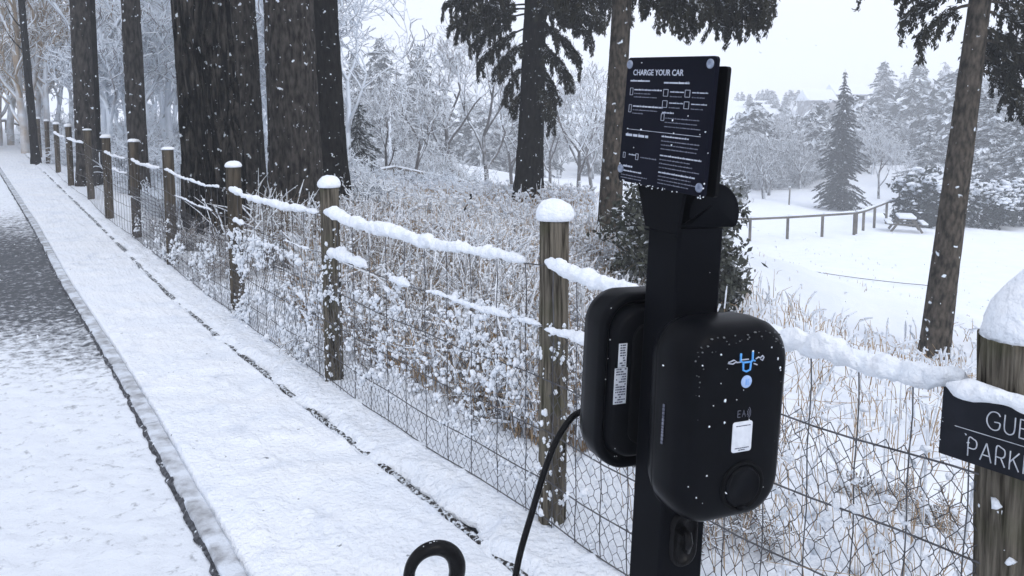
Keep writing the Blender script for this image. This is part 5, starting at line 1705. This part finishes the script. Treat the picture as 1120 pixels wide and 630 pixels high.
# ------------------------------------------------------------------ rail fences, table, far things
def rail_fence(name, label, tops, cat='fence', Ys=None, post=0.11, rail_m=None, extra=True):
    """tops: list of (u, v_top, v_base, Y)"""
    root = thing(name, label, cat)
    P = []
    for u, vt, vb, Y in tops:
        x, y = px_xy(u, Y, vb)
        z = Gp(x, y)
        h = atY(u, vt, Y)[2] - atY(u, vb, Y)[2]
        P.append((x, y, z, h))
    for x, y, z, h in P:
        MB().box((x, y, z + h / 2 - 0.15), (post, post, h + 0.3)).build('post', M['rail_wood'], root, smooth=False)
    for a, b in zip(P[:-1], P[1:]):
        a_ = np.array([a[0], a[1], a[2] + a[3]]); b_ = np.array([b[0], b[1], b[2] + b[3]])
        d = b_ - a_; L = np.linalg.norm(d); d /= L
        n = np.array([-d[1], d[0], 0]); n /= np.linalg.norm(n); w = np.cross(d, n)
        R = np.stack([d, n, w], 1)
        MB().box((a_ + b_) / 2 + [0, 0, -0.02], (L - 0.004, 0.14, 0.10), R).build('rail', M['rail_wood'], root, smooth=False)
        MB().tube([a_ + (b_ - a_) * t + np.array([0, 0, 0.045 + 0.01 * math.sin(t * 9)]) for t in np.linspace(0.01, 0.99, 9)], 0.055, 6).build('snow_on_rail', M['snow'], root)
    return root
rail_fence('rail_fence', 'low grey post-and-rail fence across the white field, bending back at its corner',
           [(596, 237, 258, 36.5), (641, 240, 262, 34.5), (700, 242, 265, 33.5), (760, 241, 265, 33), (820, 238, 262, 33), (861, 236, 260, 33.5), (899, 233, 258, 34), (934, 231, 256, 34.6)], post=0.10)
rail_fence('rail_fence', 'short far return of the rail fence running back towards the picnic table', [(936, 231, 255, 35.0), (944, 229, 251, 37), (956, 226, 248, 39.5), (969, 223, 245, 42), (982, 220, 241, 45)], post=0.10)
rail_fence('old_fence', 'dark leaning old post fence in the snowy scrub of the middle distance',
           [(385, 164, 188, 30), (432, 181, 204, 34), (488, 193, 219, 34), (540, 205, 226, 34)], post=0.15)
for i, (u, v0, v1, Y, lab) in enumerate([(863, 204, 222, 60, 'single post with a snow tip standing left of the dark fir'), (442, 187, 214, 33, 'thin leaning stake beside the old dark fence post'), (501, 176, 222, 30, 'thin bare stake standing in the snowy grass right of the old fence')]):
    x, y = px_xy(u, Y, v1); z = Gp(x, y); h = atY(u, v0, Y)[2] - atY(u, v1, Y)[2]
    w = 0.14 if i == 0 else 0.05
    t = thing('stake', lab, 'stake', (x, y, z))
    MB().tube([(0, 0, -0.3), (0.02, 0, h * 0.5), (0.04, 0, h)], [w / 2, w / 2 * 0.95, w / 2 * 0.9], 8).build('pole', M['rail_wood'], t)
    MB().blobs(np.array([[0.04, 0, h + 0.02]]), np.array([[w * 0.6, w * 0.6, w * 0.5]]), 1).build('snow_cap', M['snow'], t)
# low rail at the far end of the path
t = rail_fence('end_rail', 'small low wooden rail where the path ends at the far left', [(-14, 128, 141, 42), (8, 127, 142, 40), (26, 131, 142, 38)], 'fence', post=0.14)

# dark crooked stick in the grass
p = [atY(515, 212, 13), atY(514, 220, 13), atY(508, 230, 13), atY(502, 238, 13), atY(498, 252, 13)]
link('crooked_stick', MB().tube(bez(p, 24), np.linspace(0.02, 0.032, len(bez(p, 24))), 7).mesh('crooked_stick', [M['bark_dark']]), None, 'dark crooked stick poking up out of the pale grass', 'stick')

# pale broken stem: upright with a bent-over limb
x, y = px_xy(427, 55); z = Gp(x, y); hh = atY(427, 88, 55)[2] - z
t = thing('broken_tree', 'pale snow-plastered upright stem with two broken limbs slanting down to the right', 'tree', (x, y, z))
MB().tube([(0, 0, -0.2), (0.05, 0, hh * 0.5), (0.0, 0, hh)], [0.11, 0.09, 0.07], 8).build('trunk', M['snow'], t)
for dz, k in ((0.0, 1.0), (-0.45, 0.8)):
    MB().tube([(0.0, 0, hh + dz), (0.9, 0, hh + dz - 0.5), (2.3 * k, 0, hh + dz - 1.6)], [0.055, 0.05, 0.03], 7).build('limb', M['twig'], t)

# picnic table seen from its end
b = base_at(990, 252, 38)
pt = thing('picnic_table', 'small wooden picnic table with attached benches under snow, beside the end of the rail fence', 'table', b, (0, 0, math.radians(-21)))
pt.scale = (0.92, 0.92, 0.92)
TW = 0.85
for i in range(5):
    MB().box((-TW / 2 + 0.085 + i * 0.17, 0, 0.74), (0.155, 1.75, 0.045)).build('top_board', M['rail_wood'], pt, smooth=False)
for sx in (-1, 1):
    for i in range(2):
        MB().box((sx * (0.86 + i * 0.15 - 0.07), 0, 0.44), (0.135, 1.75, 0.045)).build('bench_board', M['rail_wood'], pt, smooth=False)
    V, T, Q = loft([ring(rrect(0.30, 0.10, 0.04, 4), y_, ins, sx * 0.865, 0.50) for y_, ins in ((-0.87, 0.03), (-0.84, 0), (0.84, 0), (0.87, 0.03))])
    MB().add(V, T, Q).build('bench_snow', M['snow'], pt)
V, T, Q = loft([ring(rrect(0.86, 0.15, 0.06, 4), y_, ins, 0, 0.83) for y_, ins in ((-0.88, 0.04), (-0.84, 0), (0.84, 0), (0.88, 0.04))])
MB().add(V, T, Q).build('top_snow', M['snow'], pt)
for y_ in (-0.6, 0.6):
    for sx in (-1, 1):
        a_ = np.array([sx * 0.30, y_, 0.72]); c_ = np.array([sx * 0.78, y_, -0.02])
        d = c_ - a_; L = np.linalg.norm(d); d /= L
        R = np.stack([d, [0, 1, 0], np.cross(d, [0, 1, 0])], 1)
        MB().box((a_ + c_) / 2, (L, 0.06, 0.12), R).build('leg', M['rail_wood'], pt, smooth=False)
    MB().box((0, y_ + 0.062, 0.40), (1.75, 0.055, 0.10)).build('cross_beam', M['rail_wood'], pt, smooth=False)

# thin cord lying across the snowy field
pts = []
for k, (u, v) in enumerate([(800, 270), (840, 284), (880, 295), (930, 303), (980, 309), (1012, 312), (1045, 316)]):
    d = ray(u, v); Y = 22.0
    for _ in range(30):
        P = d * (Y / d[1]); z = Gp(P[0], Y); Yn = d[1] * (z + 0.05 - CAM_H) / d[2]; Y = 0.5 * Y + 0.5 * Yn
    P = d * (Y / d[1]); pts.append([P[0], P[1], Gp(P[0], P[1]) + 0.05])
link('field_cord', MB().tube(bez(pts, 50), 0.012, 5).mesh('field_cord', [M['wire']]), None, 'thin cord lying in a shallow curve across the white field', 'cord')

# two snow-roofed barns in the mist
for (u, v, Y, w, lab) in [(925, 104, 150, 6, 'faint snowy barn roof in the mist left of the dark fir tip'), (893, 112, 145, 5, 'lower faint snowy barn roof left of the other one')]:
    x, y = px_xy(u, Y, v)
    z = atY(u, v, Y)[2]
    gz = Gp(x, y)
    t = thing('barn', lab, 'barn', (x, y, gz))
    hb = max(z - gz, 3.0)
    MB().box((0, 0, hb / 2 - 0.5), (w, 6, hb + 1)).build('wall', M['barn'], t, smooth=False)
    V = [[-w / 2 - .4, -3.4, hb], [w / 2 + .4, -3.4, hb], [w / 2 + .4, 0, hb + 2.2], [-w / 2 - .4, 0, hb + 2.2], [w / 2 + .4, 3.4, hb], [-w / 2 - .4, 3.4, hb]]
    MB().add(V, [[1, 4, 2], [0, 3, 5]], [[0, 1, 2, 3], [3, 2, 4, 5], [0, 5, 4, 1]]).build('roof', M['snow'], t, smooth=False)

# ------------------------------------------------------------------ falling snow
def falling():
    r = np.random.default_rng(77)
    n = 5200
    Y = 0.9 + 16 * r.random(n) ** 0.8
    X = r.uniform(-1, 1, n) * (Y * 0.85 + 1.0)
    Z = CAM_H + r.uniform(-1.0, 0.75, n) * (Y * 0.72) 
    Z = np.clip(Z, None, 9)
    ok = (Z > 0.02)
    X, Y, Z = X[ok], Y[ok], Z[ok]; n = len(X)
    s = 0.0019 * np.exp(r.normal(size=n) * 0.38) * (0.55 + 0.10 * np.minimum(Y, 9))
    S = np.stack([s, s, s * r.uniform(0.9, 1.6, n)], 1)
    MB().blobs(np.stack([X, Y, Z], 1), S, 3, rough=0.35).build('falling_snow', M['cloth_snow'], None, kind='stuff', label='white snowflakes falling through the air all over the scene', cat='snowflakes')
falling()

# ------------------------------------------------------------------ haze
hz = bpy.data.materials.new('haze_air')
hz.use_nodes = True
hn = hz.node_tree.nodes; hl = hz.node_tree.links
for n_ in list(hn): hn.remove(n_)
ho = hn.new('ShaderNodeOutputMaterial'); hv = hn.new('ShaderNodeVolumePrincipled')
hv.inputs['Color'].default_value = (0.93, 0.96, 1.0, 1)
hv.inputs['Density'].default_value = 0.0035
hv.inputs['Anisotropy'].default_value = 0.0
hl.new(hv.outputs[0], ho.inputs['Volume'])
MB().box((0, 0, 8.5), (640, 640, 39)).build('haze', hz, None, smooth=False, kind='stuff')
